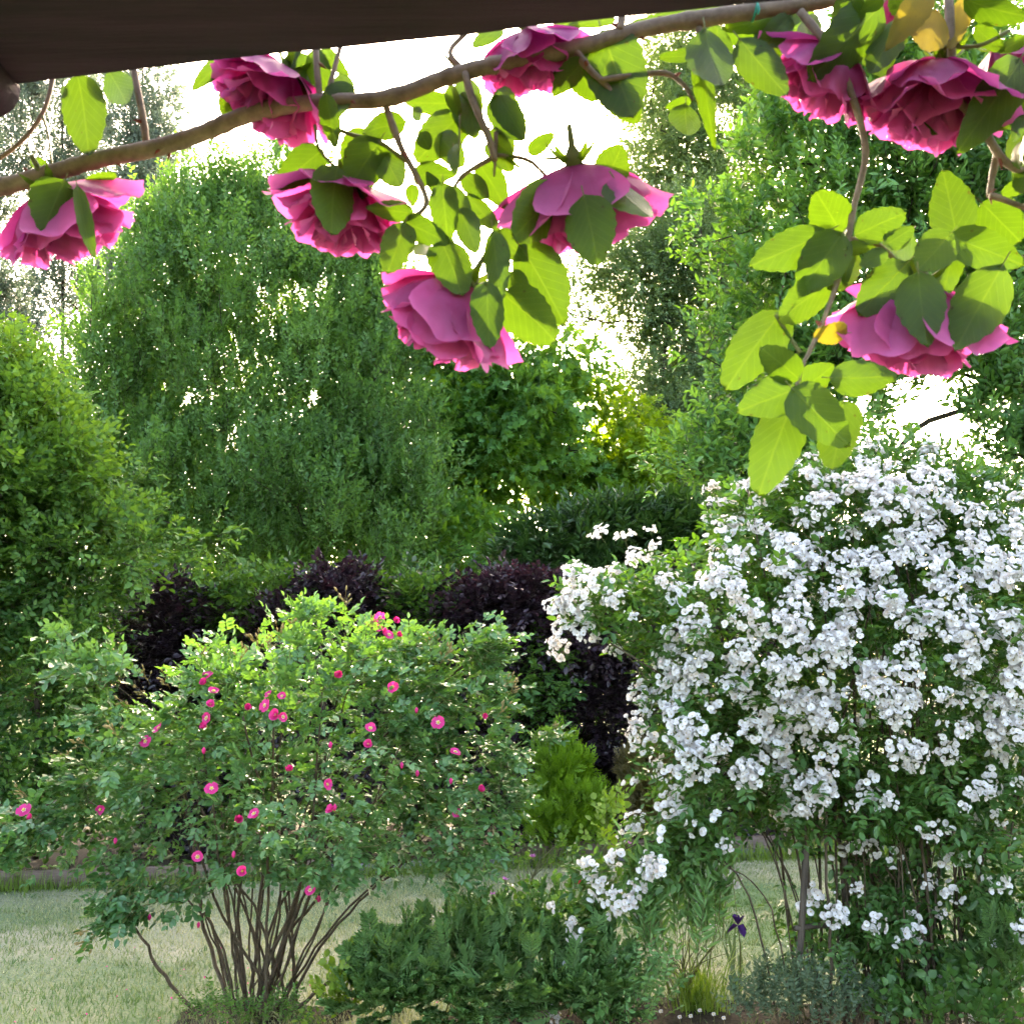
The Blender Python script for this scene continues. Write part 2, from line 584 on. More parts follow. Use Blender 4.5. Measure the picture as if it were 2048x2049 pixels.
def sample(blobs, n, shell=0.35, gfreq=1.5, gthr=-0.6, voids=(), voidp=0.9, zmin=0.02, clump=None):
    cs = [bworld(b) for b in blobs]
    if clump:
        nc, crx, crz = clump
        cen, cu = sample(blobs, nc, shell, gfreq, gthr, voids, voidp * .5, zmin)
        csz = rng.uniform(.6, 1.35, nc)
    wts = np.array([(r[0] * r[1] * r[2]) ** (0.72) for _, r in cs])
    wts /= wts.sum()
    out, dr = [], []
    tot = 0
    while tot < n:
        k = rng.choice(len(cs), size=n, p=wts)
        C = np.array([c for c, _ in cs])[k]
        Rr = np.array([r for _, r in cs])[k]
        u = nrm(rng.normal(size=(n, 3)))
        rad = rng.uniform(0, 1, n) ** shell
        p = C + u * Rr * rad[:, None]
        if clump:
            k = rng.integers(0, nc, n)
            u = nrm(rng.normal(size=(n, 3)) + cu[k] * .5)
            p = cen[k] + u * (rng.uniform(0, 1, n) ** .3 * csz[k])[:, None] * A(crx, crx, crz)
            u = nrm(u + cu[k] * .35)
        keep = noise3(p, gfreq) > gthr + rng.normal(0, .15, n)
        keep &= p[:, 2] > zmin
        if voids:
            px, py = proj(p)
            for vx, vy, vrx, vry in voids:
                q = ((px - vx) / vrx) ** 2 + ((py - vy) / vry) ** 2
                keep &= ~((q < 1 + .5 * noise3(p, 3)) & (rng.uniform(size=n) < voidp))
        out.append(p[keep])
        dr.append(u[keep])
        tot += keep.sum()
    return np.concatenate(out)[:n], np.concatenate(dr)[:n]


def connect(nodes, par, targets, step, rtip, sag=0.0, pw=2.3, jit=0.06, rmin=0):
    """join every target to the nearest wood already there; returns nodes, parents, radii"""
    nodes = [np.asarray(p, float) for p in nodes]
    par = list(par)
    base = nodes[0]
    targets = sorted(targets, key=lambda t: np.linalg.norm(t - base))
    arr = np.array(nodes)
    for t in targets:
        dd = np.linalg.norm(arr - t, axis=1) + 0.15 * np.maximum(0, arr[:, 2] - t[2])
        i = int(np.argmin(dd))
        s = arr[i]
        k = max(1, int(np.linalg.norm(t - s) / step))
        newp = []
        last = i
        for q in range(1, k + 1):
            f = q / k
            p = s * (1 - f) + t * f + UP * (sag * 4 * f * (1 - f) * np.linalg.norm(t - s)) + (rng.normal(0, jit * step, 3) if q < k else 0)
            newp.append(p)
            par.append(last)
            last = len(arr) + len(newp) - 1
        arr = np.concatenate([arr, newp])
    n = len(arr)
    r = np.zeros(n)
    for i in range(n - 1, -1, -1):
        if r[i] == 0:
            r[i] = rtip ** pw
        if par[i] >= 0:
            r[par[i]] += r[i]
    return arr, par, r ** (1 / pw)


def wood(arr, par, r, rmax=9, sides=5, mi=0, minr=0.0):
    mb = MB()
    r = np.minimum(r, rmax)
    for i in range(len(arr)):
        if par[i] < 0 or r[i] < minr:
            continue
        a, b = arr[par[i]], arr[i]
        ra = min(r[par[i]], r[i] * 1.35)
        tube(mb, [a, b], [ra, r[i]], sides, 0.5, mi, cap=False)
    return mb


def tree(name, label, base, trunk, blobs, nspray, protos, mats, scale=1.0, shell=0.35, gfreq=1.5, gthr=-0.6, voids=(), out_w=1.0, up_w=0.5, droop_w=0.0,
         ntargets=60, rtip=0.006, step=0.5, nparts=0, tnoise=0.25, lit_top=0.0, bark='bark', part='leafy_twig', cat='tree', roll=0.5, group=None, stems=None, voidp=0.9, rmax=0.4, zmin=0.02, clump=None):
    root = thing(name, base, label, cat, group)
    base = np.asarray(base, float)
    pos, u = sample(blobs, nspray, shell, gfreq, gthr, voids, voidp, zmin, clump)
    D = u * out_w + UP * (up_w - droop_w) + rng.normal(0, .35, pos.shape)
    ts = noise3(pos, 1.1) * tnoise + rng.normal(0, .06, len(pos))
    if lit_top:
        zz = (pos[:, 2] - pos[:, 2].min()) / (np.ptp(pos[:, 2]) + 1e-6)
        ts = ts + lit_top * (zz - .5)  # sunlit crown top painted into the leaf tint: paler upward, darker below
    foliage(root, base, protos, mats, pos, D, scale * rng.uniform(.75, 1.25, len(pos)), ts, nparts, part, 'crown', roll)
    tg = pos[rng.choice(len(pos), ntargets, replace=False)] if ntargets else []
    tr = smooth_line(trunk, 4)
    if stems:
        nodes, par = [tr[0]], [-1]
        for s in stems:
            last = 0
            for q in smooth_line(s, 3)[1:]:
                nodes.append(q)
                par.append(last)
                last = len(nodes) - 1
    else:
        nodes, par = list(tr), [-1] + list(range(len(tr) - 1))
    arr, par, r = connect(nodes, par, list(tg), step, rtip)
    n0 = len(nodes)
    # trunk as one part, limbs as the other
    if not stems:
        mbt = MB()
        rr = np.minimum(r[:n0], rmax) * np.linspace(1.12, 1, n0)
        rr[0] *= 1.25
        tube(mbt, tr, rr, 9)
        obj('trunk', mbt.mesh('trunk', M[bark], True, base), root)
        mbl = MB()
        for i in range(n0, len(arr)):
            a, b = arr[par[i]], arr[i]
            ra = min(r[par[i]], r[i] * 1.35)
            tube(mbl, [a, b], [ra, r[i]], 5, .5, 0, cap=False)
        o = obj('limbs', mbl.mesh('limbs', M[bark], True, base), root)
        o['kind'] = 'stuff'
    else:
        mbl = wood(arr, par, r, rmax)
        obj('trunk', mbl.mesh('trunk', M[bark], True, base), root)
    return root, pos


# spray kinds
def kinds(k, *a, **kw):
    return [spray(*a, **kw) for _ in range(k)]


SP_HORN = kinds(6, 10, .34, .075, .042, leaf2, 42, 16, .05, .15)
SP_BUSHY = kinds(6, 9, .26, .065, .038, leaf4, 52, 20, .2, .15)
SP_STAR = kinds(6, 5, .22, .10, .085, leaf_star, 62, 25, .25, .25)
SP_LAUREL = kinds(5, 9, .26, .125, .04, leaf4, 50, 18, .1, .2)
SP_SMALL = kinds(6, 14, .42, .07, .038, leaf2, 60, 30, .25, .1)
SP_APPLE = kinds(6, 9, .20, .06, .030, leaf4, 48, 20, -.1, .35, rise=18)
SP_POP = kinds(5, 12, .75, .15, .10, leaf2, 60, 40, .1, .1, twig=.006)
SP_BEECH = kinds(6, 8, .22, .06, .038, leaf4, 55, 16, .15, .12)
SP_ROSE = kinds(8, 7, .085, .036, .023, leaf4, 62, 10, .35, .2, opposite=True, twig=.0011, start=.18)
SP_WROSE = kinds(8, 7, .10, .042, .022, leaf4, 62, 12, .3, .2, opposite=True, twig=.0011, start=.18)
SP_LIME = kinds(5, 5, .13, .05, .042, leaf4, 60, 18, .1, .15)
SP_HERB = kinds(5, 12, .16, .034, .016, leaf4, 60, 20, .05, .25, opposite=True)
SP_FAR = kinds(5, 12, 1.0, .32, .22, leaf2, 60, 40, .1, .1, twig=0)


def conifer_spray():
    mb = MB()
    for i in range(9):
        f = (i + 1) / 9
        s = (-1) ** i
        l = .075 * (1.15 - .6 * f)
        V, T = leaf2(l, .014, .1, .05)
        R = rotz(-s * math.radians(38 if i < 8 else 0)) @ rotx(rng.normal(0, .15))
        mb.add(V @ R.T + A(0, .12 * f, 0), T, .3 + .5 * f + rng.normal(0, .08), 0)
        for q in (.4, .75):
            V2, T2 = leaf2(l * .5, .010, .1, .05)
            R2 = rotz(-s * math.radians(38 + 35 * (1 if q < .5 else -1)))
            mb.add(V2 @ R2.T + A(0, .12 * f, 0) + R @ A(0, l * q, 0), T2, .35 + .5 * f, 0)
    return mb.arrays()


SP_THUJA = [conifer_spray() for _ in range(4)]


def cut_leaf(L=.24):
    """deeply cut leaf: a rachis with paired toothed leaflets"""
    mb = MB()
    yy = np.linspace(0, L, 5)
    dr = .25
    tube(mb, np.stack([0 * yy, yy, -dr * yy ** 2 / L], 1), np.linspace(.0018, .0008, 5), 3, .5, 1, cap=False)
    n = 7
    for i in range(n):
        f = .22 + .75 * i / (n - 1)
        wl = L * .46 * math.sin(math.pi * (.22 + .70 * (1 - f)) ** .9) * rng.uniform(.9, 1.1)
        for s in (-1, 1):
            a = math.radians(62 - 34 * f)
            tn = .45 + rng.normal(0, .07)
            # toothed leaflet outline
            m = 4
            pts = [[0, 0, 0]]
            for q in range(1, m + 1):
                g = q / m
                ww = wl * .16 * math.sin(math.pi * min(.95, g * .85 + .08))
                pts.append([ww * 1.35, wl * (g - .02), .01])
                pts.append([ww * .55, wl * (g + .06 if q < m else 1.0), 0])
            left = [[-x, y, z] for x, y, z in pts[1:]]
            V = A(*(pts + left + [[0, wl, -.12 * wl]]))
            k = len(pts)
            T = [[0, j, j + 1] for j in range(1, k - 1)] + [[0, k + j + 1, k + j] for j in range(0, len(left) - 1)]
            T += [[0, k - 1, len(V) - 1], [0, len(V) - 1, k + len(left) - 1]]
            R = rotz(-s * a) @ rotx(rng.normal(-.1, .12)) @ roty(s * .2)
            mb.add(V @ R.T + A(0, L * f, -dr * L * f * f), T, tn, 0)
    V, T = leaf4(L * .22, L * .1, .1, .2)
    mb.add(V + A(0, L * .95, -dr * L * .9), T, .5, 0)
    return mb.arrays()


SP_CUT = [cut_leaf() for _ in range(5)]

# ------------------------------------------------------------------ the setting: ground, lawn, beds


def sheet(name, pts, z, mat, sub=1):
    mb = MB()
    pts = [A(p[0], p[1], z) for p in pts]
    c = np.mean(pts, axis=0)
    V = np.array([c] + pts)
    T = [[0, i + 1, (i + 1) % len(pts) + 1] for i in range(len(pts))]
    mb.add(V, T)
    return tag(obj(name, mb.mesh(name, mat)), kind='structure')


sheet('ground', [(-400, -100), (400, -100), (400, 700), (-400, 700)], 0.0, M['meadow'])
EDGE = [(-14.0, 7.6), (-5.0, 8.35), (-4.0, 8.55), (-1.5, 9.1), (0.5, 9.7), (2.5, 10.1), (6.0, 10.7), (14.0, 11.5)]
sheet('lawn', [(-14, 0.5), (14, 0.5)] + EDGE[::-1], 0.004, M['lawn'])
sheet('hedge_bed', EDGE + [(14, 14), (-14, 12)], 0.008, M['soil'])
sheet('slate_path', [(-2.2, 9.02), (0.5, 9.72), (2.5, 10.12), (6, 10.72), (14, 11.52), (14, 12.1), (6, 11.25), (2.5, 10.62), (.5, 10.2), (-2.2, 9.5)], 0.012, M['slate'])
fb = []
for a in np.linspace(0, 2 * math.pi, 40, endpoint=False):
    rr = 1 + .10 * math.sin(3 * a + 1) + .06 * math.sin(7 * a)
    fb.append((1.55 + 2.35 * rr * math.cos(a), 4.75 + .95 * rr * math.sin(a)))
sheet('flower_bed', fb, 0.012, M['soil'])
fb = []
for a in np.linspace(0, 2 * math.pi, 24, endpoint=False):
    rr = 1 + .14 * math.sin(3 * a + 2) + .08 * math.sin(5 * a)
    fb.append((ground(510, 2040)[0] + .42 * rr * math.cos(a), ground(510, 2040)[1] + .30 * rr * math.sin(a)))
sheet('rose_bed', fb, 0.010, M['soil'])

# lawn blades
n = 130000
bx = np.stack([rng.uniform(-4.6, 4.6, n), rng.uniform(4.2, 10.2, n) ** 1.0, np.zeros(n)], 1)
keep = bx[:, 1] < np.interp(bx[:, 0], [e[0] for e in EDGE], [e[1] for e in EDGE]) + .05
px, py = proj(bx)
keep &= (px > -120) & (px < 2170)
inb = ((bx[:, 0] - 1.55) / 2.3) ** 2 + ((bx[:, 1] - 4.75) / .9) ** 2 < 1
keep &= ~(inb & (rng.uniform(size=n) < .85))
bx = bx[keep]
n = len(bx)
ang = rng.uniform(0, 2 * math.pi, n)
hw = rng.uniform(.0022, .0045, n)
hh = rng.uniform(.016, .042, n) * (1 + .4 * noise3(bx, .9))
bend = rng.normal(0, .016, (n, 2))
sx = np.stack([np.cos(ang) * hw, np.sin(ang) * hw, 0 * hw], 1)
tipv = bx + np.stack([bend[:, 0], bend[:, 1], np.maximum(hh, .012)], 1)
V = np.stack([bx - sx, bx + sx, tipv], 1).reshape(-1, 3)
tt = np.clip(.42 + .6 * noise3(bx * A(1, .8, 1), .75) + .25 * noise3(bx, 3.1) + rng.normal(0, .28, n), 0, 1)
o = obj('lawn_grass', mk_mesh('lawn_grass', V, np.arange(3 * n).reshape(-1, 3), M['lawnblade'], np.repeat(tt, 3)))
tag(o, 'short dry mown grass of the lawn between the rose bushes', 'grass', kind='stuff')

# coarser tufts in the lawn
nt_ = 420
tc_ = np.stack([rng.uniform(-4.6, 4.6, nt_), rng.uniform(4.4, 9.3, nt_), np.zeros(nt_)], 1)
tc_ = tc_[tc_[:, 1] < np.interp(tc_[:, 0], [e[0] for e in EDGE], [e[1] for e in EDGE]) - .1]
n = len(tc_) * 22
k_ = rng.integers(0, len(tc_), n)
tb = tc_[k_] + np.stack([rng.normal(0, .035, n), rng.normal(0, .035, n), 0 * k_], 1)
an = rng.uniform(0, 6.283, n)
sx = np.stack([np.cos(an), np.sin(an), 0 * an], 1) * rng.uniform(.0025, .005, n)[:, None]
te = tb + np.stack([rng.normal(0, .02, n), rng.normal(0, .02, n), rng.uniform(.025, .055, n)], 1)
o = obj('grass_tufts', mk_mesh('grass_tufts', np.stack([tb - sx, tb + sx, te], 1).reshape(-1, 3), np.arange(3 * n).reshape(-1, 3), M['lawnblade'], np.repeat(np.clip(rng.normal(.2, .3, len(tc_))[k_] + rng.normal(0, .15, n), 0, 1), 3)))
tag(o, 'coarser green tufts dotted through the dry lawn', 'grass', kind='stuff')
mb = MB()
for i in range(260):
    wht = rng.uniform() < .6
    x_, y_ = (rng.normal(1.3, .9), rng.normal(6.2, .8)) if wht else (rng.normal(-1.1, .7), rng.normal(5.6, .5))
    V, T = leaf4(.013, .011, .2, .2)
    mb.add(V @ rotx(rng.normal(0, .4)).T @ rotz(rng.uniform(0, 6.3)).T + A(x_, y_, rng.uniform(.02, .04)), T, .6, 0 if wht else 1)
o = obj('fallen_petals', mb.mesh('fallen_petals', [M['white'], M['hotpink']]))
tag(o, 'fallen white and pink petals scattered on the grass', 'petals', kind='stuff')

# longer ragged grass along the lawn edge
n = 9000
ex = rng.uniform(-5, 6, n)
ey = np.interp(ex, [e[0] for e in EDGE], [e[1] for e in EDGE]) + rng.normal(.03, .09, n)
eb = np.stack([ex, ey, 0 * ex], 1)
eb = eb[noise3(eb, 1.7) > -.5]
n = len(eb)
an = rng.uniform(0, 6.283, n)
sx = np.stack([np.cos(an), np.sin(an), 0 * an], 1) * rng.uniform(.003, .006, n)[:, None]
et = eb + np.stack([rng.normal(0, .03, n), rng.normal(0, .03, n), rng.uniform(.04, .17, n) * (1 + .4 * noise3(eb, 2.3))], 1)
o = obj('edge_grass', mk_mesh('edge_grass', np.stack([eb - sx, eb + sx, et], 1).reshape(-1, 3), np.arange(3 * n).reshape(-1, 3), M['grassblade'], np.repeat(rng.uniform(0, 1, n), 3)))
tag(o, 'longer ragged green grass fringing the far lawn edge', 'grass', kind='stuff')

# slate chips on the path
mb = MB()
for i in range(2600):
    t = rng.uniform(0, 1)
    x = -2.1 + 6.5 * t
    y = np.interp(x, [-2.2, .5, 2.5, 6], [9.05, 9.75, 10.15, 10.75]) + rng.uniform(0, .44)
    s = rng.uniform(.012, .035)
    V = np.array([[1, 0, 0], [0, .7, 0], [-1, .1, 0], [0, -.6, 0], [.1, .1, .35]]) * s
    V = (V * rng.uniform(.7, 1.2, V.shape)) @ rotz(rng.uniform(0, 6.3)).T
    mb.add(V + A(x, y, .014 + .01 * rng.uniform()), [[0, 1, 4], [1, 2, 4], [2, 3, 4], [3, 0, 4]], .5)
o = obj('slate_chips', mb.mesh('slate_chips', M['slate']))
tag(o, 'grey slate chips scattered along the bed edge', 'gravel', kind='stuff')


# edging boards along the bed
def board(x0, x1, label):
    y0 = np.interp(x0, [e[0] for e in EDGE], [e[1] for e in EDGE]) + (.5 if x0 > -2.3 else .06)
    y1 = np.interp(x1, [e[0] for e in EDGE], [e[1] for e in EDGE]) + (.5 if x0 > -2.3 else .06)
    a, b = A(x0, y0, 0), A(x1, y1, 0)
    d = nrm(b - a)
    nn = A(-d[1], d[0], 0) * .022
    h = .14
    V = []
    m = 7
    for i in range(m):
        p = a + (b - a) * i / (m - 1)
        wob = rng.normal(0, .003)
        for s, z in ((-1, 0), (-1, h - .008), (-.8, h), (.8, h), (1, h - .008), (1, 0)):
            V.append(p + nn * s + UP * (z + (wob if z else -.03)))
    T = []
    for i in range(m - 1):
        for j in range(5):
            q = i * 6 + j
            T += [[q, q + 1, q + 7], [q, q + 7, q + 6]]
    for e in (0, (m - 1) * 6):
        T += [[e, e + 1, e + 2], [e, e + 2, e + 3], [e, e + 3, e + 4], [e, e + 4, e + 5]]
    c = (a + b) / 2
    o = obj('edging_board', mk_mesh('edging_board', np.array(V) - c, T, M['board']), loc=c)
    tag(o, label, 'edging', 'boards edging the hedge bed')


board(-4.9, -3.22, 'pinkish edging board at the far left end of the lawn')
board(-3.20, -1.6, 'edging board of the hedge bed behind the pink rose bush')
board(0.05, 1.05, 'pinkish edging board below the small bright green conifer')
board(1.08, 2.6, 'edging board behind the left side of the white rambling rose')

# ------------------------------------------------------------------ trees, far to near
# far wood closing the view
blobs = []
for i in range(34):
    x = -700 + i * 105 + rng.uniform(-40, 40)
    blobs.append((x, 1260 + rng.uniform(-15, 25), 62 + rng.uniform(-6, 8), rng.uniform(90, 150), rng.uniform(110, 175), 4))
pos, u = sample(blobs, 9000, .3, .4, -.7)
root = thing('far_wood', A(0, 60, 0), 'distant wood glimpsed low between the garden trees', 'wood')
root['kind'] = 'stuff'
foliage(root, A(0, 60, 0), SP_FAR, [M['farwood'], M['bark']], pos, u + UP * .3 + rng.normal(0, .4, pos.shape), rng.uniform(.8, 1.5, len(pos)), noise3(pos, .3) * .25, 0, rest='tree_mass')

for (cx, hw, top, label) in ((285, 74, -60, 'tall glare-greyed poplar just behind the hornbeam, right one of the poplars'),
                             (125, 92, -40, 'tall glare-greyed poplar standing second from the left edge'),
                             (-15, 78, -60, 'tall glare-greyed poplar cut by the left edge of the picture')):
    d = 44 + rng.uniform(-3, 3)
    bl = []
    for y in np.arange(top, 1200, 95):
        f = (y - top) / (1200 - top)
        ww = hw * (0.55 + .6 * math.sin(math.pi * min(.9, f + .12)))
        bl.append((cx + rng.uniform(-14, 14), y, d, ww * rng.uniform(.8, 1.1), 88, ww * d / F * 1.0))
    b = A(P(cx, 1300, d)[0], d, 0)
    tree('poplar_tree', label, b, [b, P(cx, 900, d), P(cx, 300, d), P(cx, top, d)], bl, 5200, SP_POP, [M['poplar'], M['bark']], 1.0, .55, .42, -.55,
         voids=[(210, 700, 22, 90)], out_w=.6, up_w=1.0, ntargets=70, rtip=.02, step=1.6, tnoise=.2, group='glare-greyed poplars at the back left', rmax=.35, clump=(150, .8, 1.3))

# grey green tree, centre right
b = A(P(1400, 1300, 25)[0], 25, 0)
tree('acacia_tree', 'tall airy grey-green tree with yellow backlit leaves right of the open sky', b,
     [b, P(1395, 1000, 25), P(1380, 600, 25), P(1370, 100, 25)],
     [(1345, 150, 25, 125, 120, 2.2), (1430, 90, 25, 150, 110, 2.2), (1335, 330, 25, 115, 120, 2.2), (1430, 330, 25, 120, 130, 2.2), (1400, 480, 25, 130, 120, 2.4),
      (1290, 430, 24.6, 60, 110, 1.2), (1290, 560, 24.6, 70, 70, 1.3), (1330, 640, 25, 90, 80, 1.6), (1500, 500, 25, 120, 160, 2.2), (1480, 750, 25, 130, 180, 2.2), (1400, 900, 24.5, 120, 120, 2), (1520, 250, 25, 110, 200, 2)],
     17000, SP_SMALL, [M['greytree'], M['bark']], 1.15, .5, .55, -.6, voids=[(1440, 250, 36, 40), (1480, 330, 24, 24), (1215, 700, 50, 80)], voidp=.8,
     out_w=.8, up_w=.3, ntargets=130, rtip=.012, step=.8, tnoise=.3, rmax=.28, clump=(460, .75, .5))
b = A(P(1300, 1300, 21)[0], 21, 0)
tree('maple_tree', 'dark green spreading tree behind the open gap right of the hanging roses', b,
     [b, P(1310, 1000, 21), P(1330, 700, 21), P(1335, 520, 21)],
     [(1330, 560, 21, 150, 80, 1.6), (1250, 600, 20.6, 120, 55, 1.2), (1390, 650, 21, 130, 90, 1.6), (1330, 760, 21, 95, 80, 1.4), (1390, 880, 20.6, 150, 110, 1.7),
      (1180, 585, 20.6, 70, 44, .8), (1290, 950, 20.4, 140, 90, 1.4), (1130, 610, 20.6, 70, 40, .7), (1440, 780, 21, 140, 150, 1.7), (1360, 480, 21, 110, 70, 1.3), (1500, 940, 21, 150, 110, 1.5), (1100, 560, 20.8, 60, 30, .7), (1300, 850, 21, 70, 50, 1)],
     14000, SP_SMALL, [M['darktree'], M['bark']], 1.05, .5, .7, -.7, voids=[(1210, 690, 30, 44), (1245, 775, 16, 18), (1140, 690, 26, 12)], voidp=.65,
     out_w=.9, up_w=.3, ntargets=110, rtip=.01, step=.6, tnoise=.25, rmax=.2, clump=(460, .6, .4))

# sweetgum with star-shaped leaves
b = A(P(1028, 1300, 17)[0], 17, 0)
tree('sweetgum_tree', 'mid green sweetgum with star-shaped leaves and dark trunk in the centre', b,
     [b, P(1030, 1150, 17), P(1032, 950, 17), P(1030, 800, 17), P(1025, 690, 17)],
     [(960, 810, 17, 160, 100, 1.5), (1000, 730, 17, 115, 66, 1.1), (905, 900, 16.6, 130, 80, 1.4), (1100, 880, 17.2, 100, 70, 1.3), (1060, 860, 17, 110, 80, 1.4),
      (1010, 930, 16.6, 90, 45, 1.1), (880, 1085, 15.6, 130, 80, 1.0), (1090, 745, 17.2, 70, 50, 1), (880, 730, 17, 75, 50, 1),
      (960, 1020, 16.8, 60, 40, .8), (1110, 960, 17.4, 110, 50, .9), (850, 990, 16.6, 90, 60, 1.1), (1110, 800, 17.3, 80, 50, 1.0)],
     6400, SP_STAR, [M['sweetgum'], M['bark']], 1.15, .6, .9, -.8, voids=[(1055, 1005, 22, 28), (1000, 1030, 18, 22)], voidp=.95, roll=1.6,
     out_w=1, up_w=-.35, ntargets=60, rtip=.009, step=.5, tnoise=.3, rmax=.155, clump=(210, .55, .22))

M['backlit_glow'] = leaf_mat('backlit_glow_leaf', (0.075, 0.19, 0.02), (0.17, 0.31, 0.035), 0.55, (1.7, 1.4, 0.3))  # backlit glow put into the leaf colour; the tree is added to carry it
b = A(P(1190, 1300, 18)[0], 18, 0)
tree('backlit_glow_tree', 'added tree with backlit glow in its yellow-green leaf colour just right of the sweetgum', b, [b, P(1195, 1100, 18), P(1190, 900, 18), P(1190, 800, 18)],
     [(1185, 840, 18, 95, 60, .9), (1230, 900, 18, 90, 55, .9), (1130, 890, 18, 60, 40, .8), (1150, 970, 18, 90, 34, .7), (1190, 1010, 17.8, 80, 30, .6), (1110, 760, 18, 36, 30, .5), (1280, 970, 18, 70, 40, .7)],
     2100, SP_STAR, [M['backlit_glow'], M['bark']], 1.1, .6, .9, -.6, out_w=1, up_w=-.2, ntargets=40, rtip=.008, step=.5, tnoise=.3, rmax=.1, clump=(90, .5, .2), roll=1.6)

# upright hornbeam
hb = A(P(500, 1300, 15)[0], 15, 0)
stems = []
for i in range(40):
    a = rng.uniform(-1, 1)
    q = rng.uniform(-1, 1)
    x1 = 500 + 330 * a
    stems.append([hb + A(a * .25, q * .25, 0), P(500 + 90 * a, 1120, 15 + q * .5), P(500 + 230 * a, 860, 15 + q * 1.3), P(x1, 640 + 90 * abs(a) + rng.uniform(-120, 60), 15 + q * 1.6)])
tree('hornbeam_tree', 'broad upright hornbeam with dense feathery green crown at centre left', hb, [hb, P(500, 1100, 15), P(500, 800, 15)],
     [(500, 760, 15, 300, 340, 2.2), (290, 680, 14.6, 120, 170, 1.4), (405, 500, 15, 105, 130, 1.1), (560, 480, 15.2, 120, 130, 1.2), (700, 640, 15.3, 130, 200, 1.4),
      (235, 830, 14.5, 85, 180, 1.1), (770, 880, 15, 105, 230, 1.3), (500, 1010, 14.4, 300, 150, 1.8), (640, 540, 15.2, 110, 120, 1.1), (345, 510, 14.8, 60, 70, .7),
      (400, 400, 15, 34, 70, .4), (560, 385, 15.2, 45, 66, .45), (480, 430, 15, 60, 60, .5), (250, 1000, 14.4, 110, 150, 1.1), (810, 1040, 14.6, 90, 150, 1.2), (650, 1040, 14.3, 180, 130, 1.5), (420, 1100, 14, 240, 90, 1.2), (700, 1130, 14, 160, 70, 1), (790, 700, 15.4, 80, 140, 1)],
     24000, SP_HORN, [M['hornbeam'], M['bark']], 1.0, .40, .8, -1.6,
     voids=[(600, 620, 13, 34), (640, 600, 9, 20), (545, 700, 10, 20), (470, 900, 18, 34), (318, 800, 13, 20), (380, 825, 14, 20), (515, 870, 9, 20), (485, 955, 9, 20), (605, 735, 9, 18), (425, 830, 8, 20), (570, 660, 7, 16)], voidp=.72,
     out_w=.4, up_w=1.3, ntargets=160, rtip=.005, step=.4, tnoise=.25, stems=stems, rmax=.06, lit_top=.15, clump=(1000, .34, .46))

# cherry laurel behind the hedge
lb = A(P(1200, 1300, 12.8)[0], 12.8, 0)
tree('laurel_shrub', 'dark glossy laurel with long leaves behind the purple hedge', lb, [lb, P(1200, 1180, 12.8), P(1210, 1090, 12.8)],
     [(1150, 1110, 12.6, 110, 60, .8), (1290, 1095, 12.6, 120, 60, .8), (1060, 1120, 12.5, 60, 50, .6), (1420, 1080, 12.7, 110, 60, .8), (1220, 1200, 12.5, 220, 90, .8), (1230, 1055, 12.7, 90, 36, .5), (1330, 1050, 12.8, 80, 34, .5)],
     2300, SP_LAUREL, [M['laurel'], M['bark']], 1.0, .35, 1, -1.0, out_w=.8, up_w=.7, ntargets=40, step=.3, nparts=150, cat='shrub', rmax=.06)

# bushy tree on the left
b = ground(70, 1720)
tree('hazel_tree', 'bushy light green tree filling the left edge beside the hornbeam', b, [b, P(75, 1500, 9.3), P(70, 1100, 9.3), P(60, 760, 9.3)],
     [(40, 1060, 9.3, 120, 230, .9), (40, 830, 9.4, 60, 100, .5), (170, 1160, 9.2, 70, 130, .7), (70, 1400, 9.2, 150, 210, 1.0), (228, 985, 9.1, 16, 75, .15), (330, 1062, 9.0, 75, 12, .12),
      (405, 1072, 8.9, 26, 22, .1), (250, 1085, 9, 46, 40, .3), (20, 910, 9.3, 110, 130, .7), (140, 960, 9.3, 46, 70, .4), (-150, 1000, 9.4, 200, 400, 1), (60, 1600, 9.1, 190, 90, .7),
      (30, 720, 9.4, 26, 40, .2), (90, 715, 9.4, 22, 34, .2)],
     7600, SP_BUSHY, [M['leftbush'], M['bark']], 1.0, .35, 1.1, -.7, out_w=.9, up_w=.35, ntargets=160, rtip=.004, step=.25, nparts=300, tnoise=.3, lit_top=.75, rmax=.09, clump=(420, .19, .17))

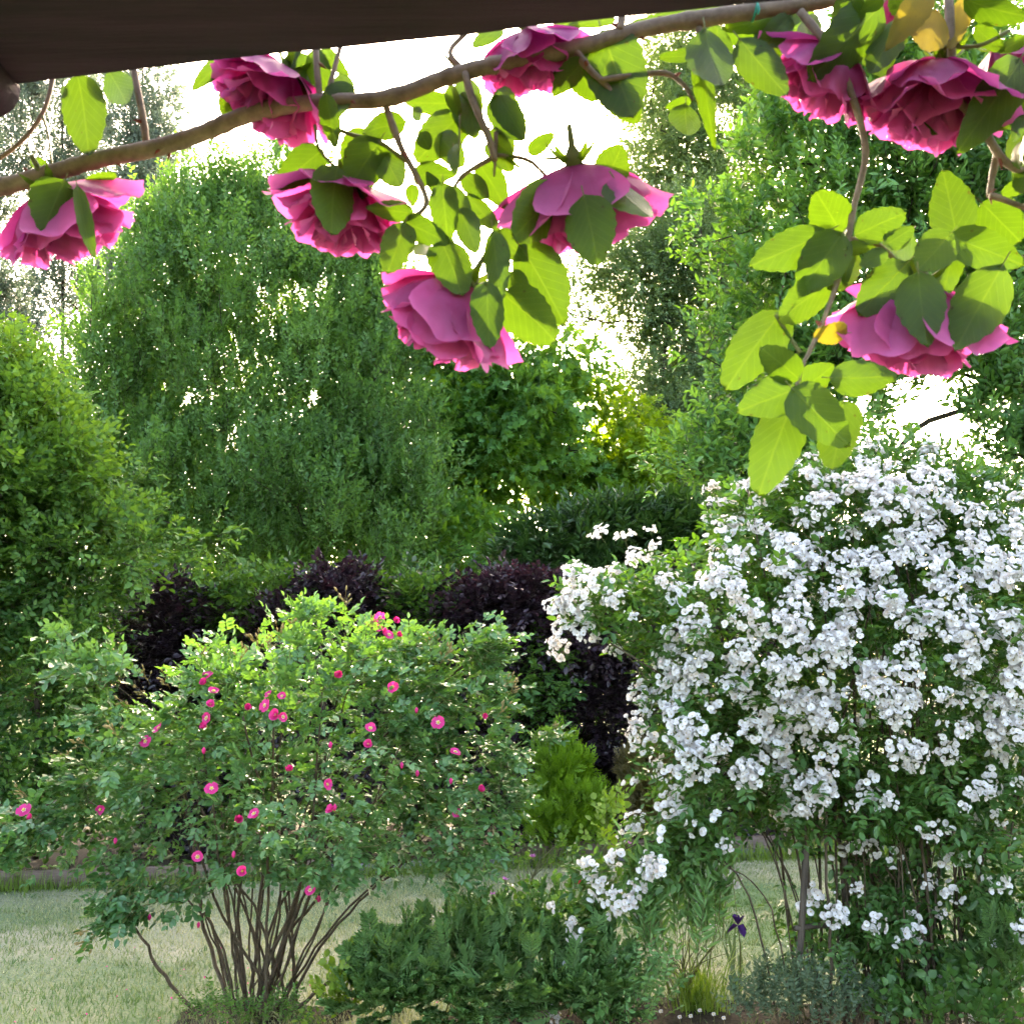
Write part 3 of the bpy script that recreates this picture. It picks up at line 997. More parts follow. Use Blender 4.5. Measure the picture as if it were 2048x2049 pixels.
# apple tree on the right
b = A(P(1790, 1300, 8.7)[0], 8.7, 0)
tree('apple_tree', 'apple tree with fresh green leaves and dark crooked branches on the right', b,
     [b, P(1775, 1200, 8.7), P(1760, 1000, 8.7), P(1830, 860, 8.6), P(1960, 800, 8.5), P(2080, 640, 8.4)],
     [(1700, 430, 8.6, 200, 120, .8), (1880, 330, 8.4, 200, 150, .9), (1570, 330, 8.7, 110, 100, .5), (1960, 560, 8.4, 140, 170, .8), (1720, 610, 8.5, 220, 110, .8),
      (1970, 830, 8.4, 110, 140, .7), (1540, 560, 8.7, 110, 90, .5), (1560, 740, 8.7, 130, 90, .6), (1480, 880, 8.8, 90, 70, .5), (1800, 150, 8.5, 240, 110, .8), (1600, 180, 8.6, 100, 90, .5),
      (1420, 700, 8.8, 60, 40, .3), (1450, 480, 8.8, 60, 40, .3), (1400, 470, 8.8, 36, 24, .2), (1680, 760, 8.5, 130, 90, .6), (1400, 930, 8.9, 60, 40, .3), (2100, 400, 8.4, 150, 300, .9), (2000, 950, 8.3, 90, 60, .5), (1740, 740, 8.5, 130, 60, .6), (1930, 720, 8.4, 130, 70, .6), (1640, 880, 8.6, 120, 70, .6), (1730, 900, 8.6, 60, 70, .4), (2010, 860, 8.3, 70, 100, .5), (1850, 740, 8.5, 90, 40, .4), (1540, 960, 8.7, 100, 50, .5), (1940, 970, 8.4, 60, 40, .3)],
     7400, SP_APPLE, [M['apple'], M['bark']], 1.2, .55, 1.3, -.6, voids=[(1868, 835, 18, 36), (1908, 890, 18, 28), (1640, 260, 20, 24), (1500, 190, 24, 40)], voidp=.85,
     out_w=.7, up_w=.7, ntargets=330, rtip=.0035, step=.16, nparts=300, tnoise=.3, rmax=.10, clump=(640, .26, .18))

# hedge of copper beech and green hornbeam, plant by plant
HED = [
    ('beech', 'copper beech hedge plant with blue-black leaves beside the left bushy tree', [(360, 1440, 10.3, 100, 240, .5), (350, 1270, 10.1, 80, 90, .35), (520, 1390, 10.1, 120, 70, .3)], 'purple', 1200),
    ('green', 'bright green hedge plant above the left half of the pink rose', [(490, 1250, 10.3, 95, 70, .4), (470, 1450, 10.6, 120, 180, .4), (420, 1190, 10.3, 50, 30, .2), (550, 1195, 10.3, 60, 30, .25)], 'hedge', 800),
    ('beech', 'copper beech hedge plant with dark red tips above the top of the pink rose', [(670, 1245, 10.4, 120, 80, .45), (690, 1430, 10.5, 120, 180, .4), (690, 1180, 10.4, 75, 28, .2), (800, 1330, 10.3, 110, 60, .3), (570, 1275, 10.1, 90, 55, .3)], 'purple', 1450),
    ('green', 'light green hedge plant between two dark copper beeches', [(835, 1250, 10.4, 55, 60, .35), (830, 1450, 10.6, 70, 180, .4), (810, 1195, 10.4, 45, 26, .2), (870, 1190, 10.4, 26, 22, .2)], 'hedge', 560),
    ('beech', 'copper beech hedge plant with a clipped dark top in the middle of the hedge', [(1000, 1245, 10.5, 130, 76, .5), (990, 1420, 10.7, 130, 200, .4), (1040, 1190, 10.5, 100, 24, .3), (900, 1275, 10.3, 80, 60, .35), (1130, 1250, 10.5, 70, 60, .3)], 'purple', 1700),
    ('green', 'dark green patch of hedge below the clipped copper beech', [(1060, 1340, 10.4, 70, 55, .3), (1060, 1420, 10.5, 55, 60, .25)], 'laurel2', 260),
    ('beech', 'black-purple copper beech hedge plant behind the small bright conifer', [(1200, 1440, 10.9, 130, 220, .4), (1190, 1270, 10.7, 110, 60, .4), (1150, 1600, 10.9, 170, 80, .3)], 'purple', 1100),
    ('beech', 'copper beech hedge plant mostly hidden behind the white rambling rose', [(1430, 1330, 11.0, 140, 200, .5), (1430, 1560, 11, 150, 120, .4)], 'purple', 700)]
M['laurel2'] = M['hornbeam']
for kind, label, bl, mk, nsp in HED:
    x = P(bl[0][0], 1300, bl[0][2])[0]
    b = A(x, bl[0][2] + .1, 0)
    tree('beech_hedge_plant' if kind == 'beech' else 'hornbeam_hedge_plant', label, b, [b, P(bl[0][0], bl[0][1] + 60, bl[0][2] + .1), P(bl[0][0], bl[0][1] - 30, bl[0][2])],
         bl, nsp * 2, SP_BEECH, [M[mk], M['bark']], 1.1, .45, 1.2, -1.6, out_w=.8, up_w=.15, ntargets=26, rtip=.004, step=.25, nparts=90, cat='hedge', group='plants of the mixed hedge', rmax=.04, roll=.35)

b = A(0.5, 12.0, 0)
tree('privet_hedge', 'dark green hedge row standing behind the copper beeches', b, [b, b + UP * .8, b + UP * 1.6],
     [(250 + 160 * i, 1290 + rng.uniform(-12, 12), 12.0 + .05 * i, 120, 150, .35) for i in range(13)] + [(250 + 160 * i, 1540, 12.0 + .05 * i, 120, 130, .35) for i in range(13)],
     6200, SP_BEECH, [M['laurel'], M['bark']], 1.5, .6, 1.2, -1.6, out_w=.8, up_w=.2, ntargets=60, rtip=.006, step=.4, cat='hedge', rmax=.05)

# small conifers in front of the hedge
for label, name, bl, mk, nsp, scl in (
        ('small bright yellow-green conifer in front of the black hedge', 'dwarf_conifer',
         [(1130, 1600, 9.9, 66, 90, .3), (1120, 1530, 9.9, 50, 58, .24), (1165, 1640, 9.8, 52, 60, .26), (1090, 1640, 9.8, 46, 60, .26)], 'thuja', 900, 1.0),
        ('low bronze-tinged conifer peeping out left of the white rose', 'bronze_conifer', [(1300, 1590, 10.1, 60, 70, .3), (1290, 1540, 10.1, 44, 40, .22)], 'brownconifer', 620, 1.0)):
    b = A(*bworld(bl[0])[0][:2], 0)
    tree(name, label, b, [b, b + UP * .25, b + UP * .5], bl, nsp, SP_THUJA, [M[mk], M['bark']], scl, .3, 2, -1.2, out_w=.6, up_w=1.0, ntargets=14, rtip=.004, step=.1, nparts=120, part='leaf_fan', cat='shrub', rmax=.03, roll=1.2)

# ------------------------------------------------------------------ flowers


def petal_flower(n, r, wid, cup, mi=0, rings=1, tint=.5, eye=0.0):
    """open flower facing +Z"""
    mb = MB()
    for k in range(rings):
        for i in range(n):
            a = 2 * math.pi * (i + .5 * k) / n + rng.normal(0, .08)
            l = r * (1 - .28 * k) * rng.uniform(.9, 1.08)
            w = wid * l
            c = cup + .35 * k + rng.normal(0, .12)
            # base, left, left tip, notch, right tip, right
            V = A([0, .0, 0], [-w * .42, l * .45, 0], [-w * .40, l * .88, .06 * l], [0, l * .96, .02 * l], [w * .40, l * .88, .06 * l], [w * .42, l * .45, 0], [0, l * .5, -.07 * l])
            T = np.array([[6, 0, 1], [6, 1, 2], [6, 2, 3], [6, 3, 4], [6, 4, 5], [6, 5, 0]])
            V = V @ rotx(c).T @ rotz(a).T
            mb.add(V[:, [0, 1, 2]], T, np.clip(tint + rng.normal(0, .15), 0, 1), mi)
    if eye:
        for i in range(n):
            a = 2 * math.pi * i / n
            V, T = leaf2(r * eye, r * eye * .9, 0, 0)
            mb.add(V @ rotx(cup + .08).T @ rotz(a).T + A(0, 0, r * .05), T, .5, 1)
    return mb


def stamen_tuft(r, h, n=7):
    mb = MB()
    V = [[0, 0, h]] + [[r * math.cos(6.283 * i / n), r * math.sin(6.283 * i / n), h * rng.uniform(.2, .9)] for i in range(n)] + [[0, 0, -h * .2]]
    T = [[0, i + 1, (i + 1) % n + 1] for i in range(n)] + [[n + 1, (i + 1) % n + 1, i + 1] for i in range(n)]
    mb.add(A(*V), T, .5, 0)
    return mb


def white_cluster(nf, R):
    """truss of small white roses, facing +Z"""
    mb = MB()
    pts = []
    tries = 0
    while len(pts) < nf and tries < 400:
        tries += 1
        a, rr = rng.uniform(0, 6.283), math.sqrt(rng.uniform(0, 1)) * R
        z = .5 * math.sqrt(max(0, R * R - rr * rr * .8)) + rng.normal(0, .012)
        p = A(rr * math.cos(a), rr * math.sin(a), z)
        if all(np.linalg.norm(p - q) > .020 for q in pts):
            pts.append(p)
    for p in pts:
        fade = rng.uniform() < .08
        if rng.uniform() < .13:                 # unopened bud
            q0 = p + nrm(p) * .006
            tube(mb, [p * .9, p, q0, q0 + nrm(p) * .006], [.002, .005, .006, .001], 5, rng.uniform(.1, .6), 0)
            continue
        D = nrm(p * A(1, 1, .5) + A(0, 0, .05) + rng.normal(0, .03, 3))
        x = nrm(np.cross(D, A(.3, .9, .1)))
        Rm = np.stack([x, np.cross(D, x), D], 1) @ rotz(rng.uniform(0, 6.3))
        r = rng.uniform(.017, .027)
        fl = petal_flower(rng.integers(5, 8), r, rng.uniform(.85, 1.05), rng.uniform(.05, .8), 0, 1 + (rng.uniform() < .3), .12 if fade else .75)
        V, T, t, m = fl.arrays()
        mb.add(V @ Rm.T + p, T, t, m)
        V, T, t, m = stamen_tuft(r * .16, r * .14, 5).arrays()
        mb.add(V @ Rm.T + p + D * r * .06, T, rng.uniform(.1, .9), 1)
    tube(mb, [A(0, 0, -R * .9), A(0, 0, -.01), A(0, 0, R * .25)], [.0016, .0014, .0008], 3, .5, 2, cap=False)
    for p in pts[::2]:
        tube(mb, [A(0, 0, -.015), p * .95], [.001, .0008], 3, .5, 2, cap=False)
    return mb.arrays()


WCL = [white_cluster(nf, R) for nf, R in ((12, .055), (16, .065), (20, .07), (24, .075), (9, .045), (14, .06))]
WSM = [white_cluster(nf, R) for nf, R in ((1, .012), (3, .03), (5, .038))]
WMATS = [M['white'], M['wcentre'], M['greencane']]


def bud_truss():
    mb = MB()
    tube(mb, [A(0, 0, 0), A(0, .05, .003)], [.0012, .0009], 3, .4, 0, cap=False)
    for i in range(9):
        a, e = rng.uniform(-.9, .9), rng.normal(.15, .45)
        d = A(math.sin(a) * math.cos(e), math.cos(a) * math.cos(e), math.sin(e))
        l = rng.uniform(.025, .055)
        p = A(0, .05 * rng.uniform(.3, 1), 0)
        tube(mb, [p, p + d * l], [.0008, .0006], 3, .4, 0, cap=False)
        tube(mb, [p + d * (l - .004), p + d * (l + .006), p + d * (l + .014)], [.0025, .0045, .001], 5, rng.uniform(.3, .9), 0)
    return mb.arrays()


TRUSS = [bud_truss() for _ in range(4)]


def front(blobs, px, py):
    """depth of the front of a group of masses under a photo position"""
    best = None
    o = CAM
    v = P(px, py, 1.0) - CAM
    for b in blobs:
        c, r = bworld(b)
        a = ((v / r) ** 2).sum()
        h = ((v / r) * ((o - c) / r)).sum()
        q = (((o - c) / r) ** 2).sum() - 1
        dsc = h * h - a * q
        if dsc > 0:
            t = (-h - math.sqrt(dsc)) / a
            best = t if best is None else min(best, t)
    if best is None:
        best = min(blobs, key=lambda b: ((px - b[0]) / b[3]) ** 2 + ((py - b[1]) / b[4]) ** 2)[2]
    return best


def canes(root, base, lines, r0, r1, mat, sides=6):
    nodes, par = [], []
    for ln in lines:
        s = smooth_line(ln, 6)
        s = s + rng.normal(0, .004, s.shape)
        mb = MB()
        rr = np.linspace(1, .45, len(s)) * rng.uniform(r1, r0)
        tube(mb, s, rr, sides)
        # thorns
        for q in rng.integers(2, len(s) - 1, 4):
            d = nrm(rng.normal(size=3))
            tube(mb, [s[q], s[q] + d * (rr[q] + .007)], [.0028, .0004], 4, .5, 0, cap=False)
        obj('cane', mb.mesh('cane', mat, True, base), root)
        i0 = len(nodes)
        for k, q in enumerate(s):
            nodes.append(q)
            par.append(-1 if k == 0 else i0 + k - 1)
    return nodes, par


# ------------------------------------------------------------------ pink shrub rose
PB = ground(515, 2038)
PBL = [(600, 1560, 5.15, 330, 215, .85), (640, 1350, 5.2, 250, 95, .55), (310, 1520, 5.0, 75, 95, .4), (930, 1490, 5.15, 110, 140, .5), (350, 1770, 4.95, 70, 60, .25),
       (900, 1670, 5.15, 100, 80, .4), (560, 1720, 5.0, 130, 50, .4), (470, 1430, 5.1, 150, 110, .6), (800, 1380, 5.2, 150, 110, .5), (660, 1270, 5.2, 70, 40, .25), (280, 1680, 5, 80, 66, .3)]
PARM = [(110, 1640, 4.9, 105, 34, .2), (190, 1345, 5.0, 85, 36, .2), (130, 1290, 5, 24, 26, .1), (40, 1690, 4.9, 50, 30, .15), (215, 1440, 5, 60, 30, .2), (170, 1560, 5, 60, 40, .2),
        (1010, 1580, 5.2, 50, 60, .25), (960, 1310, 5.2, 36, 60, .2), (830, 1300, 5.25, 60, 40, .2), (240, 1810, 4.9, 60, 50, .2), (1080, 1480, 5.2, 40, 16, .1), (620, 1240, 5.2, 40, 28, .15)]
root = thing('pink_shrub_rose', PB, 'large arching rose bush with many small hot pink flowers on the lawn', 'rose bush')
lines = []
tr = [[(500, 2038), (455, 1800), (440, 1580), (400, 1400)], [(470, 2040), (400, 1820), (370, 1600), (290, 1440)], [(520, 2040), (560, 1800), (640, 1540), (720, 1330)],
      [(540, 2040), (640, 1850), (700, 1620), (800, 1380)], [(530, 2040), (600, 1770), (650, 1520), (640, 1290)], [(560, 2045), (640, 1980), (730, 1910), (790, 1865)],
      [(560, 2035), (660, 1870), (780, 1750), (930, 1640)], [(410, 2060), (330, 1955), (285, 1880), (225, 1790)], [(490, 2040), (480, 1800), (500, 1560), (520, 1380)],
      [(505, 2040), (520, 1790), (560, 1500), (570, 1330)], [(520, 2040), (590, 1830), (720, 1560), (900, 1390)], [(480, 2040), (420, 1850), (330, 1700), (150, 1600), (30, 1650)],
      [(480, 2040), (440, 1880), (370, 1800), (290, 1770)], [(545, 2040), (650, 1870), (820, 1700), (1000, 1560)], [(515, 2040), (545, 1850), (620, 1700), (640, 1480)],
      [(495, 2040), (470, 1850), (470, 1700), (410, 1520)], [(530, 2040), (570, 1880), (640, 1780), (560, 1690)], [(500, 2040), (450, 1750), (330, 1470), (190, 1340)],
      [(540, 2040), (600, 1850), (680, 1680), (880, 1520)], [(508, 2040), (500, 1850), (540, 1650), (700, 1440)], [(525, 2040), (590, 1800), (690, 1560), (960, 1300)]]
for k, t in enumerate(tr):
    q = rng.uniform(-.3, .45)
    ds = np.linspace(0, 1, len(t))
    dd = [PB[1] + (rng.uniform(-.08, .08) if i == 0 else q * ds[i] + .05) for i in range(len(t))]
    if k in (7, 12):
        dd = [PB[1] - .03 - .1 * f for f in ds]
    ln = [P(x, y, d) for (x, y), d in zip(t, dd)]
    ln[0][2] = -.02
    lines.append(ln)
for k in range(16):
    e = P(rng.uniform(300, 880), rng.uniform(1330, 1650), 5.1 + rng.uniform(-.5, .7))
    b0 = PB + A(rng.normal(0, .09), rng.normal(0, .08), -.02)
    m1 = b0 * .55 + e * .45 + A(0, 0, .12) + rng.normal(0, .05, 3)
    lines.append([b0, b0 * .8 + m1 * .2 + A(0, 0, .08), m1, e])
nodes, par = canes(root, PB, lines, .0115, .005, M['bushcane'])
PVOID = [(560, 1880, 130, 130), (640, 1830, 90, 60), (470, 1920, 100, 100)]
tg, _ = sample(PBL + PARM, 330, .5, 2, -1.2, PVOID)
arr, par, r = connect(nodes, par, list(tg), .10, .0016, sag=.05)
mb = MB()
for i in range(len(nodes), len(arr)):
    tube(mb, [arr[par[i]], arr[i]], [min(r[par[i]], r[i] * 1.3, .006), min(r[i], .006)], 4, .5, 0, cap=False)
o = obj('twigs', mb.mesh('twigs', M['greencane'], True, PB), root)
o['kind'] = 'stuff'
tw = arr[len(nodes):]
pick = tw[rng.integers(0, len(tw), 2000)] + rng.normal(0, .045, (2000, 3))
more, _ = sample(PBL + PARM, 1150, .4, 3.0, -.3, PVOID)
arms, _ = sample(PARM, 520, .6, 4.0, -1, ())
pos = np.concatenate([pick, more, arms])
pos = pos[pos[:, 2] > .12]
ctr = P(580, 1600, 5.15)
D = nrm(pos - ctr) * .8 + rng.normal(0, .5, pos.shape) + A(0, 0, .05)
foliage(root, PB, SP_ROSE, [M['pinkrose'], M['greencane']], pos, D, rng.uniform(.8, 1.3, len(pos)), noise3(pos, 2.0) * .2 + rng.normal(0, .08, len(pos)) + .2 * np.clip((pos[:, 2] - 1.45) / .4, -.3, 1), 300, 'leaf_spray', 'foliage', .45)  # last tint term paints the sunlit bush top, paler with height
# flowers
fl_m, st_m = [], []
for k in range(7):
    fl_m.append(petal_flower(rng.integers(5, 8), .030 * rng.uniform(.85, 1.1), rng.uniform(.85, 1.15), (.15, .95, .4, .65, .3, 1.1, .55)[k], 0, 1 + k % 2, rng.uniform(.2, .7), (.36, .2, .42, .3, .45, .15, .34)[k]).mesh('flower', [M['hotpink'], M['palepink']]))
    st_m.append(stamen_tuft(.007, .006, 8).mesh('stamens', M['stamen']))
bud_mb = MB()
tube(bud_mb, [A(0, 0, -.012), A(0, 0, -.004), A(0, 0, .006), A(0, 0, .016)], [.002, .007, .0085, .002], 7, .4)
bud_me = bud_mb.mesh('bud', M['hotpink'], True)
FL = [(725, 355), (720, 385), (750, 412), (738, 457), (727, 505), (727, 535), (560, 540), (512, 587), (862, 470), (990, 428), (970, 495), (992, 500), (1182, 350), (1378, 395), (1538, 520), (1695, 498),
      (1300, 542), (1293, 598), (1598, 625), (1013, 690), (1147, 737), (743, 752), (1680, 757), (1607, 840), (1164, 829), (893, 842), (830, 863), (353, 825), (85, 828), (113, 855), (693, 993), (852, 1043),
      (1090, 1110), (1130, 1140), (1310, 160), (1335, 148), (1385, 165), (1325, 190), (1345, 208), (1365, 212), (1395, 212), (945, 422), (932, 460)]
for k, (x, y) in enumerate(FL):
    x, y = x * .5697, 1150 + y * .5697
    d = front(PBL + PARM, x, y) - .015
    p = P(x, y, d)
    D = nrm((p - ctr) * A(.8, .3, .3) + A(rng.normal(0, .8), -.8, .5 + rng.normal(0, .5)))
    Rm = frames(D[None], .3)[0]
    Rm = np.stack([Rm[:, 0], Rm[:, 2], Rm[:, 1]], 1) @ np.diag([1, -1, 1.0])
    s = rng.uniform(.82, 1.18)
    mt = Matrix.Translation(Vector(p - PB)) @ Matrix((Rm * s).tolist()).to_4x4()
    f = obj('flower', fl_m[k % 7], root, mat=mt)
    obj('stamens', st_m[k % 7], f, loc=(0, 0, .003))
for x, y in ((697, 1232), (525, 1205), (405, 937), (820, 985), (1465, 700), (1583, 727), (1410, 672), (1462, 478), (1175, 820), (1160, 600), (715, 620), (40, 905)):
    x, y = x * .5697, 1150 + y * .5697
    p = P(x, y, front(PBL + PARM, x, y))
    obj('bud', bud_me, root, loc=p - PB)
tp = []
for x, y in ((560, 1290), (585, 1270), (300, 1400), (270, 1420), (180, 1500), (150, 1520), (1010, 1400), (1000, 1380), (1090, 1465), (480, 1330), (420, 1330), (520, 1310), (340, 1380), (860, 1300), (690, 1225), (240, 1480), (60, 1600),
             (990, 1440), (300, 1370), (740, 1270), (880, 1330), (205, 1870), (185, 1860), (545, 1310)):
    tp.append(P(x, y, front(PBL + PARM, x, y) + .02))
tp = np.array(tp)
foliage(root, PB, TRUSS, [M['buff']], tp, nrm(tp - ctr) + UP * .5 + rng.normal(0, .25, tp.shape), rng.uniform(.9, 1.4, len(tp)), np.zeros(len(tp)), len(tp), 'bud_truss')

# ------------------------------------------------------------------ white rambling rose
WB = ground(1760, 2030)
WB[2] = 0
WBL = [(1740, 1330, 5.55, 340, 330, .95), (1720, 1080, 5.6, 230, 150, .8), (1480, 1280, 5.4, 180, 230, .7), (1300, 1230, 5.4, 130, 90, .45), (1420, 1500, 5.3, 130, 170, .5), (1960, 1300, 5.4, 260, 330, .9),
       (1190, 1200, 5.4, 60, 70, .3), (1760, 950, 5.7, 150, 60, .5), (1560, 1020, 5.6, 120, 80, .5), (1900, 1060, 5.6, 180, 110, .7), (1970, 1580, 5.3, 160, 140, .6), (1640, 1550, 5.4, 170, 110, .6), (1790, 1580, 5.3, 170, 100, .6)]
WLOW = [(1210, 1760, 5.2, 70, 60, .25), (1330, 1700, 5.2, 80, 70, .3), (1180, 1860, 5.0, 40, 60, .15), (1230, 1960, 4.9, 50, 60, .15), (1980, 1790, 5.1, 90, 110, .35), (1790, 1760, 5.3, 160, 90, .3), (1720, 1850, 5.3, 160, 110, .3), (1850, 1930, 5.2, 120, 60, .25), (1400, 1640, 5.25, 90, 90, .35)]
root = thing('white_rambling_rose', WB, 'huge rambling rose bush smothered in clusters of small white flowers on the right', 'rose bush')
lines = []
for k in range(66):
    bx_ = rng.uniform(1585, 1930)
    b0 = ground(bx_, 2030 + rng.uniform(-16, 14))
    b0[1] = 5.05 + rng.uniform(0, .5)
    b0[2] = -.02
    f = (bx_ - 1585) / 345
    if k < 9:
        e = P(rng.uniform(1130, 1480), rng.uniform(1130, 1500), 5.4 + rng.uniform(-.3, .3))
    else:
        e = P(1480 + 560 * f + rng.normal(0, 110), rng.uniform(960, 1400), 5.5 + rng.uniform(-.6, .7))
    m1 = b0 * .6 + e * .4 + A(rng.normal(0, .06), rng.normal(0, .06), .2)
    m1[0] = b0[0] * .72 + e[0] * .28 + rng.normal(0, .04)
    lines.append([b0, b0 * .7 + m1 * .3 + rng.normal(0, .02, 3), m1, e])
for t in ([(1560, 1980), (1500, 1800), (1400, 1690), (1250, 1700), (1190, 1800), (1180, 1950)], [(1590, 2000), (1540, 1820), (1450, 1730), (1330, 1690)], [(1600, 1990), (1570, 1800), (1530, 1650), (1460, 1500)],
          [(1850, 2020), (1950, 1900), (2010, 1800), (2040, 1650)], [(1880, 2020), (1960, 1930), (1970, 1980)]):
    lines.append([P(x, y, 5.15 if i else 5.1) for i, (x, y) in enumerate(t)])
    lines[-1][0][2] = -.02
nodes, par = canes(root, WB, lines, .010, .0035, M['bushcane'])
tg, _ = sample(WBL + WLOW, 300, .45, 2, -1.2)
arr, par, r = connect(nodes, par, list(tg), .12, .0018, sag=.04)
mb = MB()
for i in range(len(nodes), len(arr)):
    tube(mb, [arr[par[i]], arr[i]], [min(r[par[i]], r[i] * 1.3, .006), min(r[i], .006)], 4, .5, 0, cap=False)
o = obj('twigs', mb.mesh('twigs', M['greencane'], True, WB), root)
o['kind'] = 'stuff'
tw = arr[len(nodes):]
pick = tw[rng.integers(0, len(tw), 1700)] + rng.normal(0, .05, (1700, 3))
more, _ = sample(WBL, 5200, .28, 2.2, -.9)
low, _ = sample(WLOW, 760, .8, 3, -.5)
pos = np.concatenate([pick, more, low])
pos = pos[pos[:, 2] > .1]
wctr = P(1740, 1500, 5.6)
D = nrm(pos - wctr) * .8 + rng.normal(0, .5, pos.shape) + A(0, 0, .05)
foliage(root, WB, SP_WROSE, [M['whiterose'], M['greencane']], pos, D, rng.uniform(.85, 1.35, len(pos)), noise3(pos, 2.2) * .22 + rng.normal(0, .1, len(pos)), 300, 'leaf_spray', 'foliage', .45)
GRID = '''
0 0 0 0 0 3 7 7 8 6 2 1
0 0 0 0 7 8 7 5 7 8 6 6
0 5 6 4 8 8 8 8 7 6 8 8
7 6 5 5 6 6 6 8 8 5 8 8
8 5 3 7 5 6 7 6 4 7 6 7
3 2 8 8 7 5 4 8 7 3 7 6
0 1 8 8 4 6 6 5 6 3 6 7
0 0 5 6 5 6 5 2 5 4 5 3
0 0 2 6 4 4 6 3 4 3 5 2
0 2 4 5 3 2 4 3 3 4 2 2
0 6 6 4 2 0 2 1 1 2 2 1
5 2 1 2 0 0 1 1 1 3 1 3
4 1 0 0 0 0 0 0 0 0 2 2
3 1 0 0 0 0 0 0 0 1 4 0'''
cp, cs, small = [], [], []
for rrow, ln in enumerate(GRID.split('\n')[1:]):
    for c, v in enumerate(ln.split()):
        v = int(v)
        nn = rng.poisson(v * (1.12 if v > 5 else .5)) if v > 2 else (1 if rng.uniform() < v * .4 else 0)
        for _ in range(nn):
            x, y = 1100 + 80 * (c + rng.uniform()), 890 + 83 * (rrow + rng.uniform())
            d = front(WBL + WLOW, x, y) - .03 + abs(rng.normal(0, .07))
            cp.append(P(x, y, d))
            cs.append(rng.uniform(.6, .96) * (.85 if v < 4 else 1))
        if rrow > 5 and rng.uniform() < .9:
            x, y = 1100 + 80 * (c + rng.uniform()), 890 + 83 * (rrow + rng.uniform())
            if v:
                small.append(P(x, y, front(WBL + WLOW, x, y)))
nb = 150                                   # clusters round the sides and back
bpos, bu = sample(WBL, nb * 3, .1, 2, -1)
bk = bpos[(bpos[:, 1] > 5.6)][:nb]
cp = np.array(list(cp) + list(bk))
cs = np.array(list(cs) + list(rng.uniform(.8, 1.1, len(bk))))


def place_clusters(root, base, protos, cp, cs, ctr, nparts, part):
    D = nrm(cp - ctr) * A(.6, .6, .45) + A(0, -.35, .35) + rng.normal(0, .22, cp.shape)
    D = nrm(D)
    R = frames(D, .6)
    R = np.stack([R[:, :, 0], -R[:, :, 2], R[:, :, 1]], 2) * cs[:, None, None]
    ids = rng.integers(0, len(protos), len(cp))
    pm = [mk_mesh(part, V, T, WMATS, t, m) for V, T, t, m in protos]
    order = np.argsort(np.linalg.norm(cp - CAM, axis=1) / cs)
    for i in order[:nparts]:
        mt = Matrix.Translation(Vector(cp[i] - base)) @ Matrix(R[i].tolist()).to_4x4()
        obj(part, pm[ids[i]], root, mat=mt)
    b = order[nparts:]
    if len(b):
        o = obj('far_flowers', join(protos, cp[b], R[b], ids[b], np.zeros(len(b)), base).mesh('far_flowers', WMATS), root)
        o['kind'] = 'stuff'


place_clusters(root, WB, WCL, cp, cs, wctr, 300, 'flower_cluster')
place_clusters(root, WB, WSM, np.array(small), np.ones(len(small)), wctr, 120, 'flower')

# wooden support inside the white rose
sup = thing('wooden_support', ground(1580, 2010), 'dark weathered post frame propping the white rambling rose', 'plant support')
sb = np.array(sup.location)
for (xa, ya, xb, yb, d, r_) in ((1578, 2005, 1612, 1700, 5.12, .016), (1690, 2010, 1688, 1690, 5.3, .017), (1845, 2010, 1852, 1700, 5.4, .026)):
    a, b2 = P(xa, ya, d), P(xb, yb, d)
    a[2] = -.03
    mb = MB()
    tube(mb, smooth_line([a, (a + b2) / 2 + A(.008, 0, 0), b2], 3), r_ * np.array([1.05, 1, .98, 1, .97, .95, .95]), 8)
    obj('post', mb.mesh('post', M['post'], True, sb), sup)
mb = MB()
tube(mb, [P(1590, 1858, 5.11), P(1640, 1852, 5.16), P(1690, 1856, 5.29)], .013, 7)
obj('rail', mb.mesh('rail', M['post'], True, sb), sup)

# ------------------------------------------------------------------ perennials in the flower bed
M['youngrose'] = M['whiterose']


def herb_plant(name, label, bpx, blobs, protos, mats, nsp, nparts, part, cat='plant', up=.3, out=1.0, scale=1.0, roll=.3, nst=10, group=None, zmin=.02, stemmat='greencane', shell=.5):
    b = ground(*bpx)
    root = thing(name, b, label, cat, group)
    pos, u = sample(blobs, nsp, shell, 3, -1.2, zmin=zmin)
    c = np.mean([bworld(q)[0] for q in blobs], axis=0)
    D = nrm(pos - (c - UP * .15)) * out + UP * up + rng.normal(0, .3, pos.shape)
    foliage(root, b, protos, mats, pos, D, scale * rng.uniform(.75, 1.2, nsp), noise3(pos, 3) * .2 + rng.normal(0, .1, nsp), nparts, part, 'foliage', roll)
    for q in pos[rng.choice(nsp, min(nst, nsp), replace=False)]:
        mb = MB()
        b0 = b + A(rng.normal(0, .04), rng.normal(0, .04), -.01)
        tube(mb, smooth_line([b0, b0 * .5 + q * .5 + UP * .04, q], 3), np.linspace(.004, .0015, 7), 4)
        obj('stem', mb.mesh('stem', M[stemmat], True, b), root)
    return root, b


